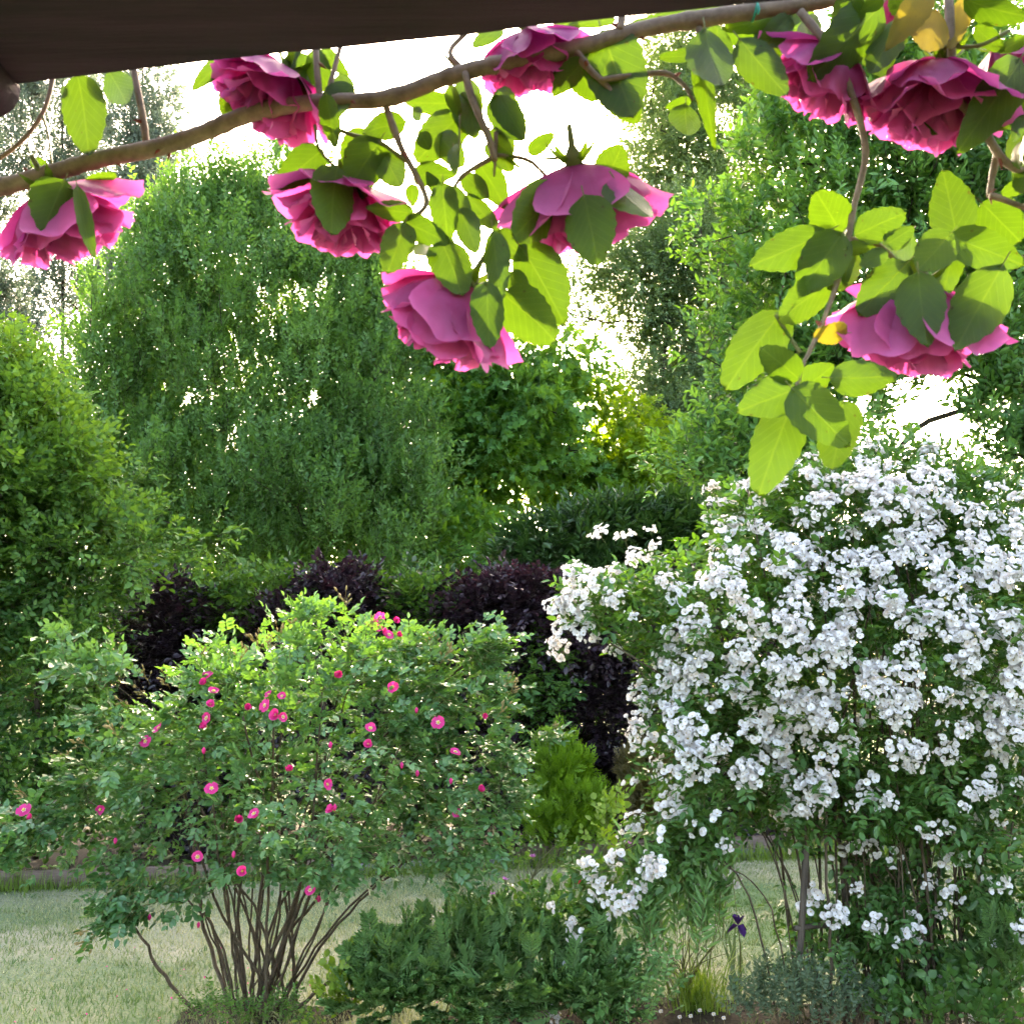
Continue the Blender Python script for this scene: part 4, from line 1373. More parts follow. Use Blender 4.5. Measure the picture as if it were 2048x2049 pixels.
CM = [M['fern'], M['greencane']]
for k, (bx_, bl, lab) in enumerate((
        (790, [(790, 1955, 5.05, 90, 50, .25), (760, 2000, 4.9, 80, 40, .2)], 'dark cut-leaved plant nearest the pink rose bush'),
        (920, [(920, 1905, 5.2, 100, 60, .3), (900, 2000, 4.9, 100, 40, .25)], 'dark cut-leaved plant second from the pink rose bush'),
        (1060, [(1060, 1895, 5.25, 100, 60, .3), (1040, 2000, 4.9, 100, 40, .25)], 'dark cut-leaved plant third from the pink rose bush'),
        (1170, [(1170, 1950, 5.1, 80, 55, .25), (1160, 2005, 4.9, 80, 40, .2)], 'dark cut-leaved plant beside the trailing white rose'),
        (2010, [(2020, 1930, 4.9, 70, 110, .25)], 'dark cut-leaved plant at the right edge below the white rose'))):
    herb_plant('cut_leaf_plant', lab, (bx_, 2030), bl, SP_CUT, CM, 150 if k < 4 else 90, 150, 'leaf', up=.2, scale=.55, roll=.35, group='dark cut-leaved plants in the bed')

herb_plant('young_rose', 'low young rose with one crimson flower between the two big roses', (1130, 1960), [(1120, 1830, 5.5, 110, 60, .3), (1050, 1850, 5.5, 80, 50, .25), (1180, 1790, 5.6, 50, 40, .2)],
           SP_ROSE, [M['pinkrose'], M['greencane']], 170, 170, 'leaf_spray', cat='rose bush')
yr = bpy.data.objects['young_rose']
p = P(1150, 1758, 5.4)
Rm = Matrix.Rotation(math.radians(62), 4, 'X') @ Matrix.Rotation(.3, 4, 'Y')
f = obj('flower', petal_flower(6, .036, 1.05, .35, 0, 2, .5, .3).mesh('flower', [M['redpink'], M['palepink']]), yr, mat=Matrix.Translation(Vector(p) - yr.location) @ Rm)
obj('stamens', stamen_tuft(.008, .007, 8).mesh('stamens', M['stamen']), f, loc=(0, 0, .003))
mb = MB()
tube(mb, [p + A(0, .01, -.005), p + A(.01, .04, -.12), P(1140, 1850, 5.5)], [.0015, .002, .0025], 4)
obj('stem', mb.mesh('stem', M['greencane'], True, np.array(yr.location)), yr)

# knapweed: lilac heads on thin stems
kb = ground(1040, 1950)
kr = thing('knapweed', kb, 'thin-stemmed plant with four lilac thistle-like heads behind the young rose', 'plant')
for x, y in ((985, 1792), (1010, 1762), (1066, 1716), (1256, 1690)):
    p = P(x, y, 5.5)
    mb = MB()
    tube(mb, smooth_line([kb + A((p[0] - kb[0]) * .5, rng.normal(0, .03), 0), kb * .5 + p * .5 + A(.02, 0, 0), p], 4), np.linspace(.003, .0014, 9), 4)
    obj('stem', mb.mesh('stem', M['greencane'], True, kb), kr)
    mb = MB()
    for q in range(26):
        a = rng.uniform(0, 6.283)
        V, T = leaf2(rng.uniform(.018, .03), .006, 0, 0)
        mb.add(V @ rotx(rng.uniform(.25, 1.2)).T @ rotz(a).T, T, rng.uniform(.2, .9), 0)
    tube(mb, [A(0, 0, -.016), A(0, 0, -.008), A(0, 0, .004)], [.003, .009, .006], 7, .4, 1)
    obj('flower_head', mb.mesh('flower_head', [M['lilac'], M['greencane']]), kr, loc=p - kb)
ps = np.array([P(rng.uniform(960, 1100), rng.uniform(1790, 1900), 5.5) for _ in range(24)])
foliage(kr, kb, SP_LIME, [M['hedge'], M['greencane']], ps, rng.normal(0, .6, ps.shape) + UP * .6, rng.uniform(.5, .9, 24), np.zeros(24), 24, 'leaf_spray')

herb_plant('honesty_plant', 'lime green round-leaved plant in front of the bronze conifer', (1210, 1730), [(1235, 1640, 8.4, 50, 40, .2), (1215, 1690, 8.3, 40, 30, .2)], SP_LIME, [M['lime'], M['greencane']], 30, 30, 'leaf_spray', scale=1.1)
herb_plant('columbine_plant', 'lime green leafy plant on the lawn edge left of the slate chips', (1060, 1760), [(1050, 1715, 7.6, 60, 36, .2), (1110, 1720, 7.6, 50, 30, .2)], SP_LIME, [M['hedge'], M['greencane']], 26, 26, 'leaf_spray', scale=.9)
herb_plant('lady_mantle', 'small lime green plant between the pink rose canes and the cut leaves', (690, 2020), [(690, 1985, 5.0, 50, 44, .15), (660, 2020, 4.95, 40, 30, .12), (730, 1930, 5.1, 40, 30, .12)], SP_LIME, [M['lime'], M['greencane']], 60, 60, 'leaf_spray', scale=.7)
SP_LANCE = kinds(5, 16, .34, .085, .017, leaf4, 48, 14, .02, .25, twig=.002, spiral=True, rise=0)
herb_plant('phlox_plant', 'clump of upright stems with narrow leaves left of the dark violet iris', (1370, 1990), [(1360, 1880, 5.2, 60, 90, .2), (1300, 1890, 5.2, 50, 80, .2), (1430, 1880, 5.2, 40, 70, .2)],
           SP_LANCE, [M['fern'], M['greencane']], 60, 60, 'leafy_stem', up=2.0, out=.3, nst=26)
herb_plant('catmint_plant', 'grey-green low herb at the foot of the white rose', (1600, 2040), [(1580, 2000, 4.95, 90, 46, .2), (1680, 2030, 4.9, 110, 36, .2), (1520, 2030, 4.9, 60, 30, .15)], SP_HERB, [M['catmint'], M['greencane']], 190, 190, 'leafy_stem', up=1.2, out=.5, scale=.8)
herb_plant('periwinkle_plant', 'dark low leafy plant in the bottom right corner', (1960, 2045), [(1960, 2020, 4.8, 100, 46, .2), (1830, 2040, 4.85, 80, 26, .2)], SP_LIME, [M['whiterose'], M['greencane']], 110, 110, 'leafy_stem', up=.6, scale=.85)
herb_plant('geranium_plant', 'low leafy plant at the bottom edge between cut leaves and grass tuft', (1250, 2040), [(1230, 2025, 4.85, 80, 30, .2), (1290, 1990, 5.0, 50, 50, .2)], SP_HERB, [M['fern'], M['greencane']], 90, 90, 'leafy_stem', up=.8, scale=.9)
herb_plant('weed_clump', 'low weeds and dead leaves around the foot of the pink rose', (500, 2046), [(430, 2030, 4.95, 60, 26, .12), (560, 2040, 4.9, 50, 22, .12), (480, 2045, 4.88, 70, 18, .12)], SP_HERB, [M['hedge'], M['greencane']], 90, 90, 'leafy_stem', up=.8, scale=.6)

# ornamental grass tuft
gb = ground(1400, 2025)
gr = thing('grass_tuft', gb, 'tuft of long arching green grass at the bottom beside the iris', 'grass tuft')
blade_me = []
for k in range(6):
    mb = MB()
    L = rng.uniform(.26, .42)
    lean = rng.uniform(.25, .8)
    t = np.linspace(0, 1, 6)
    c = np.stack([0 * t, L * lean * t ** 1.7, L * (t - .35 * lean * t ** 2.4)], 1)
    ww = .0035 * (1 - t ** 2.5) + .0003
    V = np.concatenate([c - A(1, 0, 0) * ww[:, None], c + A(1, 0, 0) * ww[:, None]])
    T = [[i, i + 6, i + 7] for i in range(5)] + [[i, i + 7, i + 1] for i in range(5)]
    mb.add(V, T, rng.uniform(.2, .9))
    blade_me.append(mb.mesh('blade', M['grassblade'], True))
for k in range(170):
    mt = Matrix.Translation((rng.normal(0, .07), rng.normal(0, .05), 0)) @ Matrix.Rotation(rng.uniform(0, 6.283), 4, 'Z') @ Matrix.Scale(rng.uniform(.6, 1.1), 4)
    obj('blade', blade_me[k % 6], gr, mat=mt)

# dark violet iris
ib = ground(1478, 1990)
ir = thing('iris', ib, 'single dark violet iris on a tall stem in front of the lawn', 'flower')
ip = P(1476, 1852, 5.15)
mb = MB()
tube(mb, smooth_line([ib, ib * .4 + ip * .6 + A(.01, 0, 0), ip, P(1462, 1730, 5.15)], 4), np.linspace(.004, .0015, 13), 5)
obj('stem', mb.mesh('stem', M['greencane'], True, ib), ir)
for k in range(6):
    V = A([0, 0, 0], [-.016, .02, .006], [-.018, .045, -.002 - .02 * (k % 2)], [0, .055, -.012 - .03 * (k % 2)], [.018, .045, -.002 - .02 * (k % 2)], [.016, .02, .006])
    if k % 2 == 0:
        V = V @ rotx(1.15).T
    T = [[0, 1, 2], [0, 2, 3], [0, 3, 4], [0, 4, 5]]
    obj('petal', mk_mesh('petal', V @ rotz(k * 1.047 + .3).T, T, M['iris'], smooth=True), ir, loc=ip - ib)
for k in range(5):
    L = rng.uniform(.22, .4)
    a = rng.uniform(-.35, .35)
    V = A([-.009, 0, 0], [.009, 0, 0], [-.010, .01, L * .6], [.010, .01, L * .6], [0, .03, L]) @ roty(a).T @ rotz(rng.uniform(-1, 1)).T
    obj('leaf', mk_mesh('leaf', V, [[0, 1, 3], [0, 3, 2], [2, 3, 4]], M['catmint'], smooth=True), ir, loc=(rng.normal(0, .03), rng.normal(0, .02), 0))

# daisies along the bottom edge
dm = petal_flower(9, .012, .5, .12, 0, 1, .6).mesh('daisy', [M['white']])
dc = stamen_tuft(.004, .003, 6).mesh('centre', M['stamen'])
ds_ = MB()
tube(ds_, [A(0, 0, -.07), A(.004, 0, -.03), A(0, 0, 0)], .0011, 4)
ds_me = ds_.mesh('stem', M['greencane'])
for x, y in ((1305, 2036), (1322, 2030), (1360, 2042), (1400, 2028), (1428, 2036), (1382, 2040), (1448, 2044)):
    g = ground(x, y + 26)
    o = obj('daisy', dm, mat=Matrix.Translation((g[0], g[1], .07)) @ Matrix.Rotation(math.radians(35), 4, 'X'))
    tag(o, 'tiny white daisy in the grass along the bottom edge', 'flower', 'daisies at the bottom edge')
    obj('centre', dc, o, loc=(0, 0, .002))
    obj('stem', ds_me, o, mat=Matrix.Rotation(math.radians(-35), 4, 'X'))

# ------------------------------------------------------------------ pergola beam and climbing rose in the foreground
bl_, br_ = P(35, 170, .818), P(1640, 0, .706)
bd = nrm(br_ - bl_) * A(1, 1, 0)
bd = nrm(bd)
bn = A(bd[1], -bd[0], 0)                     # towards the camera
L0, L1 = -.62, 1.35
sec = [(0.0, .004), (.004, 0), (.121, 0), (.125, .004), (.125, .155), (.121, .16), (.004, .16), (0, .156)]
V, T = [], []
m = 40
for i in range(m):
    p0 = bl_ + bd * (L0 + (L1 - L0) * i / (m - 1))
    for a_, z_ in sec:
        V.append(p0 + bn * (a_ + rng.normal(0, .0005)) + UP * (z_ + rng.normal(0, .0005) + .0012 * math.sin(i * .9)))
k = len(sec)
for i in range(m - 1):
    for j in range(k):
        q = i * k + j
        r2 = i * k + (j + 1) % k
        T += [[q, r2, r2 + k], [q, r2 + k, q + k]]
for e in (0, (m - 1) * k):
    T += [[e, e + j, e + j + 1] for j in range(1, k - 1)]
V = np.array(V)
c = V.mean(0)
o = obj('pergola_beam', mk_mesh('pergola_beam', V - c, T, M['beam']), loc=c)
tag(o, 'dark brown wooden pergola beam crossing the top of the picture', 'beam')
mb = MB()
lg = P(-16, 186, .82)
yy = np.linspace(.0, -.62, 14)
tube(mb, np.stack([lg[0] + 0 * yy - .02 * yy, lg[1] + yy, lg[2] + 0 * yy], 1)[::-1], .0235 + rng.normal(0, .0005, 14), 16)
o = obj('rafter_pole', mb.mesh('rafter_pole', M['beam'], True, lg), loc=lg)
tag(o, 'round end of a dark pole under the beam at the left edge', 'pole')


def vein_leaf_mat(base):
    """adds a pale midrib and side veins in the leaf's own coordinates"""
    nt = base.node_tree
    N, L = nt.nodes.new, nt.links.new
    tc = N('ShaderNodeTexCoord')
    sp = N('ShaderNodeSeparateXYZ')
    L(tc.outputs['Object'], sp.inputs[0])
    ab = N('ShaderNodeMath'); ab.operation = 'ABSOLUTE'
    L(sp.outputs['X'], ab.inputs[0])
    s1 = N('ShaderNodeMath'); s1.operation = 'MULTIPLY_ADD'
    L(ab.outputs[0], s1.inputs[0]); s1.inputs[1].default_value = -.75
    L(sp.outputs['Y'], s1.inputs[2])
    s2 = N('ShaderNodeMath'); s2.operation = 'MULTIPLY'
    L(s1.outputs[0], s2.inputs[0]); s2.inputs[1].default_value = 8.0
    fr = N('ShaderNodeMath'); fr.operation = 'PINGPONG'
    L(s2.outputs[0], fr.inputs[0]); fr.inputs[1].default_value = .5
    mr = N('ShaderNodeMapRange')
    L(fr.outputs[0], mr.inputs[0]); mr.inputs[1].default_value = .0; mr.inputs[2].default_value = .10; mr.inputs[3].default_value = .55; mr.inputs[4].default_value = 0
    m2 = N('ShaderNodeMapRange')
    L(ab.outputs[0], m2.inputs[0]); m2.inputs[1].default_value = .0; m2.inputs[2].default_value = .03; m2.inputs[3].default_value = 1.0; m2.inputs[4].default_value = 0
    mx = N('ShaderNodeMath'); mx.operation = 'MAXIMUM'
    L(mr.outputs[0], mx.inputs[0]); L(m2.outputs[0], mx.inputs[1])
    pb = [n_ for n_ in nt.nodes if n_.type == 'BSDF_PRINCIPLED'][0]
    src = pb.inputs['Base Color'].links[0].from_socket
    outs = [l.to_socket for l in src.links]
    cm = N('ShaderNodeMix'); cm.data_type = 'RGBA'
    f2 = N('ShaderNodeMath'); f2.operation = 'MULTIPLY'
    L(mx.outputs[0], f2.inputs[0]); f2.inputs[1].default_value = .13
    L(f2.outputs[0], cm.inputs['Factor'])
    L(src, cm.inputs[6])
    cm.inputs[7].default_value = (.26, .33, .07, 1)
    for s_ in outs:
        L(cm.outputs[2], s_)
    bp = N('ShaderNodeBump')
    bp.inputs['Strength'].default_value = .25
    bp.inputs['Distance'].default_value = .002
    L(mx.outputs[0], bp.inputs['Height'])
    L(bp.outputs[0], pb.inputs['Normal'])


vein_leaf_mat(M['rose_leaf'])


def soft_bump(m, scale, strength, dist):
    nt = m.node_tree
    N, L = nt.nodes.new, nt.links.new
    tc = N('ShaderNodeTexCoord')
    mp = N('ShaderNodeMapping')
    mp.inputs['Scale'].default_value = (3.0, 1.0, 1.0)
    L(tc.outputs['Object'], mp.inputs[0])
    nz = N('ShaderNodeTexNoise')
    nz.inputs['Scale'].default_value = scale
    nz.inputs['Detail'].default_value = 4.0
    L(mp.outputs[0], nz.inputs['Vector'])
    bp = N('ShaderNodeBump')
    bp.inputs['Strength'].default_value = strength
    bp.inputs['Distance'].default_value = dist
    L(nz.outputs['Fac'], bp.inputs['Height'])
    for n_ in nt.nodes:
        if n_.type in ('BSDF_PRINCIPLED', 'BSDF_TRANSLUCENT'):
            L(bp.outputs[0], n_.inputs['Normal'])


soft_bump(M['petal'], 70.0, .3, .0015)


def rose_leaf(kind):
    """unit rose leaflet: length 1 along Y, width 1 along X, toothed edge"""
    mb = MB()
    n_ = 15
    wid = [.46, .40, .5, .43][kind % 4]
    tipp = [1.0, 1.35, .85, 1.15][kind % 4]
    curl = [.10, .28, -.06, .18][kind % 4]
    fold = [.10, .22, .04, .16][kind % 4]
    V = []
    for i in range(n_):
        v = i / (n_ - 1)
        w_ = .5 * (math.sin(math.pi * v ** (.72 * tipp ** .2)) ** (.62 if v < .5 else .62 * tipp)) if 0 < v < 1 else 0
        saw = 1 + (.05 if i % 2 else -.02)
        z0 = -curl * v * v + .02 * math.sin(5 * v + kind)
        for s_ in (-1, -.5, 0, .5, 1):
            x = s_ * w_ * (saw if abs(s_) == 1 else 1)
            V.append([x, v - .02 * abs(s_) + (.012 if abs(s_) == 1 and i % 2 else 0), z0 + fold * abs(x) + .05 * x * x * math.sin(9 * v + 2 * kind + s_) - curl * .5 * x * x])
    T = []
    for i in range(n_ - 1):
        for j in range(4):
            q = i * 5 + j
            T += [[q, q + 1, q + 6], [q, q + 6, q + 5]]
    mb.add(A(*V), T, .5)
    # petiole
    tube(mb, [A(0, -.14, .01), A(0, -.05, .0), A(0, .03, 0)], [.016, .015, .012], 4, .5, 1, cap=False)
    return mb


RL = [rose_leaf(k).mesh('leaf', [M['rose_leaf'], M['greencane']], True) for k in range(4)]
RLY = [rose_leaf(k).mesh('leaf', [M['yellow_leaf'], M['greencane']], True) for k in range(4)]
CB = P(1900, -300, .84)
cr_ = thing('climbing_rose', CB, 'climbing rose trained along the beam with large pink blooms and backlit leaves', 'climbing rose')


def fd(px):
    """depth of the rose's plane: runs alongside the beam"""
    return .93 - .07 * (px / 2048)


ZR = {1: (0, 0, .3625), 2: (500, 200, .4402), 3: (900, 0, .3625), 4: (1400, 0, .3356), 5: (1400, 350, .3364)}
# zoom, base x,y, tip x,y, width, layer (+ nearer the camera), colour
LV = [(1, 430, 430, 510, 875, 230, 1, 'b'), (1, 600, 395, 745, 625, 170, -1, ''), (1, 1240, 330, 1070, 475, 95, -1, ''), (1, 1700, 320, 1560, 565, 210, -1, ''), (1, 1290, 430, 1225, 680, 110, -2, ''), (1, 1780, 280, 1900, 400, 90, -1, ''),
      (1, 1800, 530, 1850, 825, 110, 2, ''), (1, 350, 1010, 230, 1285, 265, 2, ''), (1, 430, 1050, 505, 1430, 95, 3, ''), (1, 270, 935, 150, 880, 75, 0, ''), (1, 480, 1015, 640, 965, 75, -1, ''), (1, 400, 470, 350, 560, 80, 0, ''),
      (2, 320, 235, 128, 388, 150, 0, 'b'), (2, 395, 315, 352, 615, 215, 2, ''), (2, 585, 190, 450, 400, 205, 0, ''), (2, 605, 245, 695, 415, 130, 0, ''), (2, 735, 515, 538, 488, 90, 1, ''), (2, 700, 572, 628, 792, 145, 1, ''),
      (2, 712, 555, 888, 642, 115, 0, ''), (2, 878, 390, 892, 642, 135, 2, ''), (2, 752, 345, 908, 325, 115, -1, ''), (2, 925, 215, 928, 325, 75, 1, ''), (2, 950, 70, 765, 265, 185, -2, 'b'), (2, 700, 100, 498, 145, 120, -1, 'b'),
      (2, 1045, 295, 1175, 485, 135, -1, ''), (2, 980, 345, 1078, 455, 105, 0, ''), (2, 1405, 425, 1175, 625, 230, 1, ''), (2, 1520, 450, 1592, 760, 225, 3, ''), (2, 1610, 385, 1455, 500, 140, 1, ''), (2, 1610, 375, 1695, 205, 165, 0, ''),
      (2, 1660, 365, 1795, 595, 190, 2, ''), (2, 1555, 345, 1400, 418, 65, 0, ''), (2, 1235, 680, 1455, 1015, 240, 0, 'b'), (2, 1165, 890, 1390, 1090, 225, 1, ''), (2, 1105, 610, 1150, 925, 120, 2, ''), (2, 1080, 840, 1080, 1135, 150, 3, ''),
      (2, 955, 505, 1045, 705, 115, 2, ''), (2, 875, 650, 965, 870, 190, 1, ''), (2, 1125, 610, 1250, 710, 145, 0, ''), (2, 995, 435, 1125, 615, 100, 0, ''), (2, 1120, -10, 1235, 200, 155, -1, ''), (2, 960, -20, 1020, 155, 140, -2, 'b'),
      (2, 1270, 235, 1385, 155, 75, -1, ''), (2, 930, 15, 690, 15, 100, -2, 'b'), (2, 775, 150, 815, 220, 70, 0, ''), (2, 1165, 275, 1305, 335, 85, -1, 'b'), (2, 735, 385, 742, 485, 65, 0, ''), (2, 915, 395, 995, 525, 90, 1, ''),
      (2, 1180, 790, 1260, 890, 100, 1, ''), (2, 780, 640, 830, 760, 100, 0, ''), (2, 740, 40, 790, 100, 60, -1, ''), (2, 860, 420, 800, 330, 60, -1, ''), (2, 1150, 150, 1180, 260, 90, -2, 'b'), (2, 860, 160, 960, 290, 120, -2, 'b'),
      (3, 285, 145, 135, 245, 95, -1, 'b'), (3, 640, 115, 600, 455, 180, -1, ''), (3, 850, 200, 1010, 655, 330, 0, ''), (3, 265, 510, 390, 745, 155, -1, 'b'), (3, 1355, 300, 1165, 320, 78, -1, ''), (3, 1300, 580, 1290, 790, 175, 0, ''),
      (3, 1325, 555, 1185, 595, 62, 0, ''), (3, 1410, 170, 1475, 570, 245, 1, ''), (3, 1375, 290, 1435, 735, 110, 0, ''), (3, 1610, 230, 1855, 550, 215, 0, ''), (3, 1875, 75, 1495, 165, 125, -1, ''), (3, 1865, 105, 1715, 265, 130, 0, ''),
      (3, 1480, 45, 1010, 112, 62, -1, 'b'), (3, 905, 105, 665, 135, 62, -1, 'b'), (3, 85, 430, 135, 735, 150, -2, 'b'), (3, 215, 735, 335, 855, 115, -1, 'b'), (3, 0, 480, 40, 640, 90, -1, 'b'),
      (4, 1070, 40, 680, 450, 300, 1, 'b'), (4, 935, -20, 815, 195, 195, 2, ''), (4, 1160, 130, 1035, 480, 215, 1, ''), (4, 1340, -40, 1175, 225, 180, 2, 'y'), (4, 1410, 70, 1300, 368, 240, 1, 'y'), (4, 1595, -10, 1935, 155, 195, 1, ''),
      (4, 1890, 380, 1585, 870, 270, 1, ''), (4, 1645, 165, 1805, 305, 115, 0, ''), (4, 1940, 225, 1775, 312, 85, 0, ''), (4, 1945, 820, 1835, 960, 140, 0, ''), (4, 1945, 1085, 1805, 1155, 95, 0, ''), (4, 1570, -10, 1495, 320, 130, 0, 'y'),
      (4, 1085, -15, 965, 65, 95, 2, ''), (4, 1940, 690, 1845, 860, 85, -1, ''), (4, 1265, 715, 1395, 805, 65, -1, 'b'), (4, 1250, 60, 1130, -60, 160, 0, ''), (4, 1720, 20, 1640, -60, 160, 0, 'b'),
      (5, 835, 335, 685, 95, 235, 0, 'b'), (5, 735, 345, 280, 578, 240, 1, 'b'), (5, 835, 365, 598, 700, 270, 2, ''), (5, 935, 350, 1215, 225, 190, 0, 'b'), (5, 1115, 410, 1255, 325, 135, 1, ''), (5, 1490, 350, 1285, 578, 230, 2, ''),
      (5, 1525, 355, 1462, 5, 260, 0, 'b'), (5, 1505, 375, 1915, 525, 220, 1, 'b'), (5, 1785, 560, 1490, 1080, 300, 2, ''), (5, 1300, 600, 1335, 1020, 270, 3, ''), (5, 1220, 535, 950, 820, 240, 1, 'b'), (5, 1105, 455, 945, 545, 105, 2, ''),
      (5, 890, 415, 860, 655, 75, 0, ''), (5, 770, 650, 440, 860, 230, 0, 'b'), (5, 475, 825, 162, 1245, 280, 0, 'b'), (5, 580, 1205, 370, 1035, 185, 2, ''), (5, 558, 1278, 255, 1385, 235, 2, ''), (5, 535, 1385, 355, 1870, 270, 1, 'b'),
      (5, 565, 1285, 865, 1600, 260, 3, ''), (5, 795, 1205, 1160, 1212, 205, 1, 'b'), (5, 600, 1285, 775, 1135, 180, 0, ''), (5, 850, 1370, 795, 1755, 250, 0, 'b'), (5, 865, 940, 685, 950, 145, 0, 'y'), (5, 1510, 430, 1445, 725, 145, 0, 'b'),
      (5, 880, 440, 1005, 425, 85, 1, '')]
ZR[0] = (0, 0, 1.0)
for (xa, xb, ya, yb, nn_) in ((720, 1040, 190, 330, 2), (820, 1060, 330, 500, 1), (1400, 2040, 0, 70, 9), (600, 720, 100, 180, 4), (1060, 1250, 120, 180, 4), (1950, 2060, 60, 420, 8), (1640, 1880, 460, 560, 6), (640, 780, 270, 340, 4)):
    for _ in range(nn_):
        x_, y_ = rng.uniform(xa, xb), rng.uniform(ya, yb)
        a_ = rng.uniform(-.9, .9) + math.pi / 2
        l_ = rng.uniform(60, 105)
        LV.append((0, x_, y_, x_ + l_ * math.cos(a_), y_ + l_ * math.sin(a_), l_ * rng.uniform(.6, .85), rng.integers(-3, 1), 'b'))
for k, (z, x0, y0, x1, y1, wd, lay, colr) in enumerate(LV):
    ox, oy, s = ZR[z]
    x0, y0, x1, y1, wd = ox + x0 * s, oy + y0 * s, ox + x1 * s, oy + y1 * s, wd * s
    d = fd((x0 + x1) / 2) - .016 * lay + rng.normal(0, .004)
    b0, t0 = P(x0, y0, d), P(x1, y1, d + rng.normal(0, .012) - (.008 if y1 > y0 else 0))
    b0, t0 = b0 - (t0 - b0) * .05, t0 + (t0 - b0) * .05
    yv = t0 - b0
    Lm = np.linalg.norm(yv)
    yv = yv / Lm
    cv = nrm(CAM - b0) + rng.normal(0, .25, 3) + A(0, 0, -.12)
    xv = nrm(np.cross(yv, cv))
    zv = np.cross(xv, yv)
    wm = wd * d / F * 1.12
    sgn = -1 if rng.uniform() < .75 else 1     # mostly the underside faces the camera
    mt = Matrix([[xv[0] * wm, yv[0] * Lm, sgn * zv[0] * Lm * .8, b0[0] - CB[0]], [xv[1] * wm, yv[1] * Lm, sgn * zv[1] * Lm * .8, b0[1] - CB[1]], [xv[2] * wm, yv[2] * Lm, sgn * zv[2] * Lm * .8, b0[2] - CB[2]], [0, 0, 0, 1]])
    kind = rng.integers(0, 4)
    o = obj('leaf', (RLY if colr == 'y' else RL)[kind], cr_, mat=mt)
    if colr == 'y':
        o['label'] = 'yellowing leaf with brown spots'


# canes and twigs of the climbing rose
def twig(name, pts, r0, r1, dz=0.0, sides=8, mat='cane', nseg=6, thorns=0):
    ln = [P(x, y, fd(x) + dz) for x, y in pts]
    s = smooth_line(ln, nseg)
    mb = MB()
    rr = np.linspace(r0, r1, len(s)) * (1 + rng.normal(0, .03, len(s)))
    # swellings at the nodes
    for q in range(3, len(s) - 2, 7):
        rr[q] *= 1.12
    tube(mb, s, rr, sides, .5, 0)
    for q in range(thorns):
        i = rng.integers(1, len(s) - 1)
        dv = nrm(rng.normal(size=3) * A(1, .3, 1))
        tube(mb, [s[i], s[i] + dv * (rr[i] + .003) - UP * .001, s[i] + dv * (rr[i] + .007) - UP * .003], [.0028, .0016, .0003], 5, .5, 1, cap=False)
    return obj(name, mb.mesh(name, [M[mat], M['thorn']], True, CB), cr_)


twig('cane', [(-260, 430), (-100, 400), (0, 375), (100, 347), (200, 318), (310, 296), (400, 268), (500, 228), (620, 205), (770, 197), (900, 152), (1000, 127), (1150, 96), (1300, 55), (1450, 30), (1600, 8), (1760, -30), (1900, -120), (1900, -300)],
     .0080, .0074, 0, 12, 'cane', 8, 26)
TW = [([(293, 290), (285, 230), (265, 120), (262, 40)], .0036, .003), ([(640, 197), (634, 140), (630, 60)], .0034, .003), ([(655, 192), (668, 140), (690, 60)], .0026, .002), ([(768, 200), (800, 290), (832, 350), (852, 395), (846, 420), (818, 437)], .0034, .0022),
      ([(640, 245), (700, 268), (760, 285), (812, 322)], .002, .0022), ([(930, 145), (945, 200), (972, 262), (985, 300), (990, 320)], .0036, .003), ([(992, 265), (992, 300), (988, 352)], .0022, .001), ([(985, 315), (950, 335), (925, 352), (910, 372)], .0026, .0018),
      ([(990, 310), (1050, 318), (1085, 345), (1112, 385), (1130, 420)], .0022, .0016), ([(1085, 318), (1140, 317), (1175, 335), (1190, 360)], .0016, .0016), ([(1150, 100), (1180, 140), (1210, 168), (1262, 228)], .0040, .0022),
      ([(1200, 160), (1260, 152), (1330, 146), (1370, 172), (1385, 200)], .0032, .0016), ([(1396, 48), (1404, 105), (1400, 160), (1424, 200)], .0036, .0014), ([(1600, 22), (1640, 70), (1678, 112), (1700, 180), (1722, 250), (1730, 320), (1706, 420), (1692, 500), (1662, 600), (1630, 680), (1604, 735), (1590, 790)], .0042, .0016),
      ([(1672, 105), (1695, 122), (1716, 136)], .0032, .0026), ([(1895, -40), (1902, 90), (1912, 190), (1955, 240), (1995, 305), (2020, 330), (2070, 355)], .0042, .0034), ([(1903, 110), (1908, 160), (1912, 232)], .0016, .0014),
      ([(1994, 306), (1985, 350), (1978, 392)], .0034, .0026), ([(1980, 390), (2010, 400), (2060, 420)], .003, .0022), ([(1697, 480), (1745, 484), (1775, 505), (1800, 535), (1815, 560)], .0026, .0018), ([(1552, 630), (1575, 668), (1600, 705)], .0018, .0016),
      ([(110, 130), (98, 190), (80, 235), (40, 285), (-20, 330)], .0024, .002), ([(85, 232), (96, 270), (104, 330)], .0014, .001), ([(940, 150), (900, 105), (935, 60), (940, 20)], .003, .0024), ([(925, 150), (890, 110)], .002, .0014), ([(1240, 60), (1245, 20)], .0040, .003),
      ([(630, 250), (640, 300), (690, 352)], .0016, .0014), ([(920, 230), (918, 300), (915, 345)], .0010, .0008), ([(900, 470), (930, 540), (955, 580)], .0016, .0014), ([(1860, 100), (1885, 95), (1960, 90), (2020, 60)], .0018, .0018), ([(2000, 530), (2040, 515), (2090, 500)], .0012, .0012)]
for pts, r0, r1 in TW:
    twig('twig', pts, r0, r1, rng.uniform(-.006, .006), 7, 'cane' if r0 > .002 else 'greencane', 5, 2 if r0 > .003 else 0)


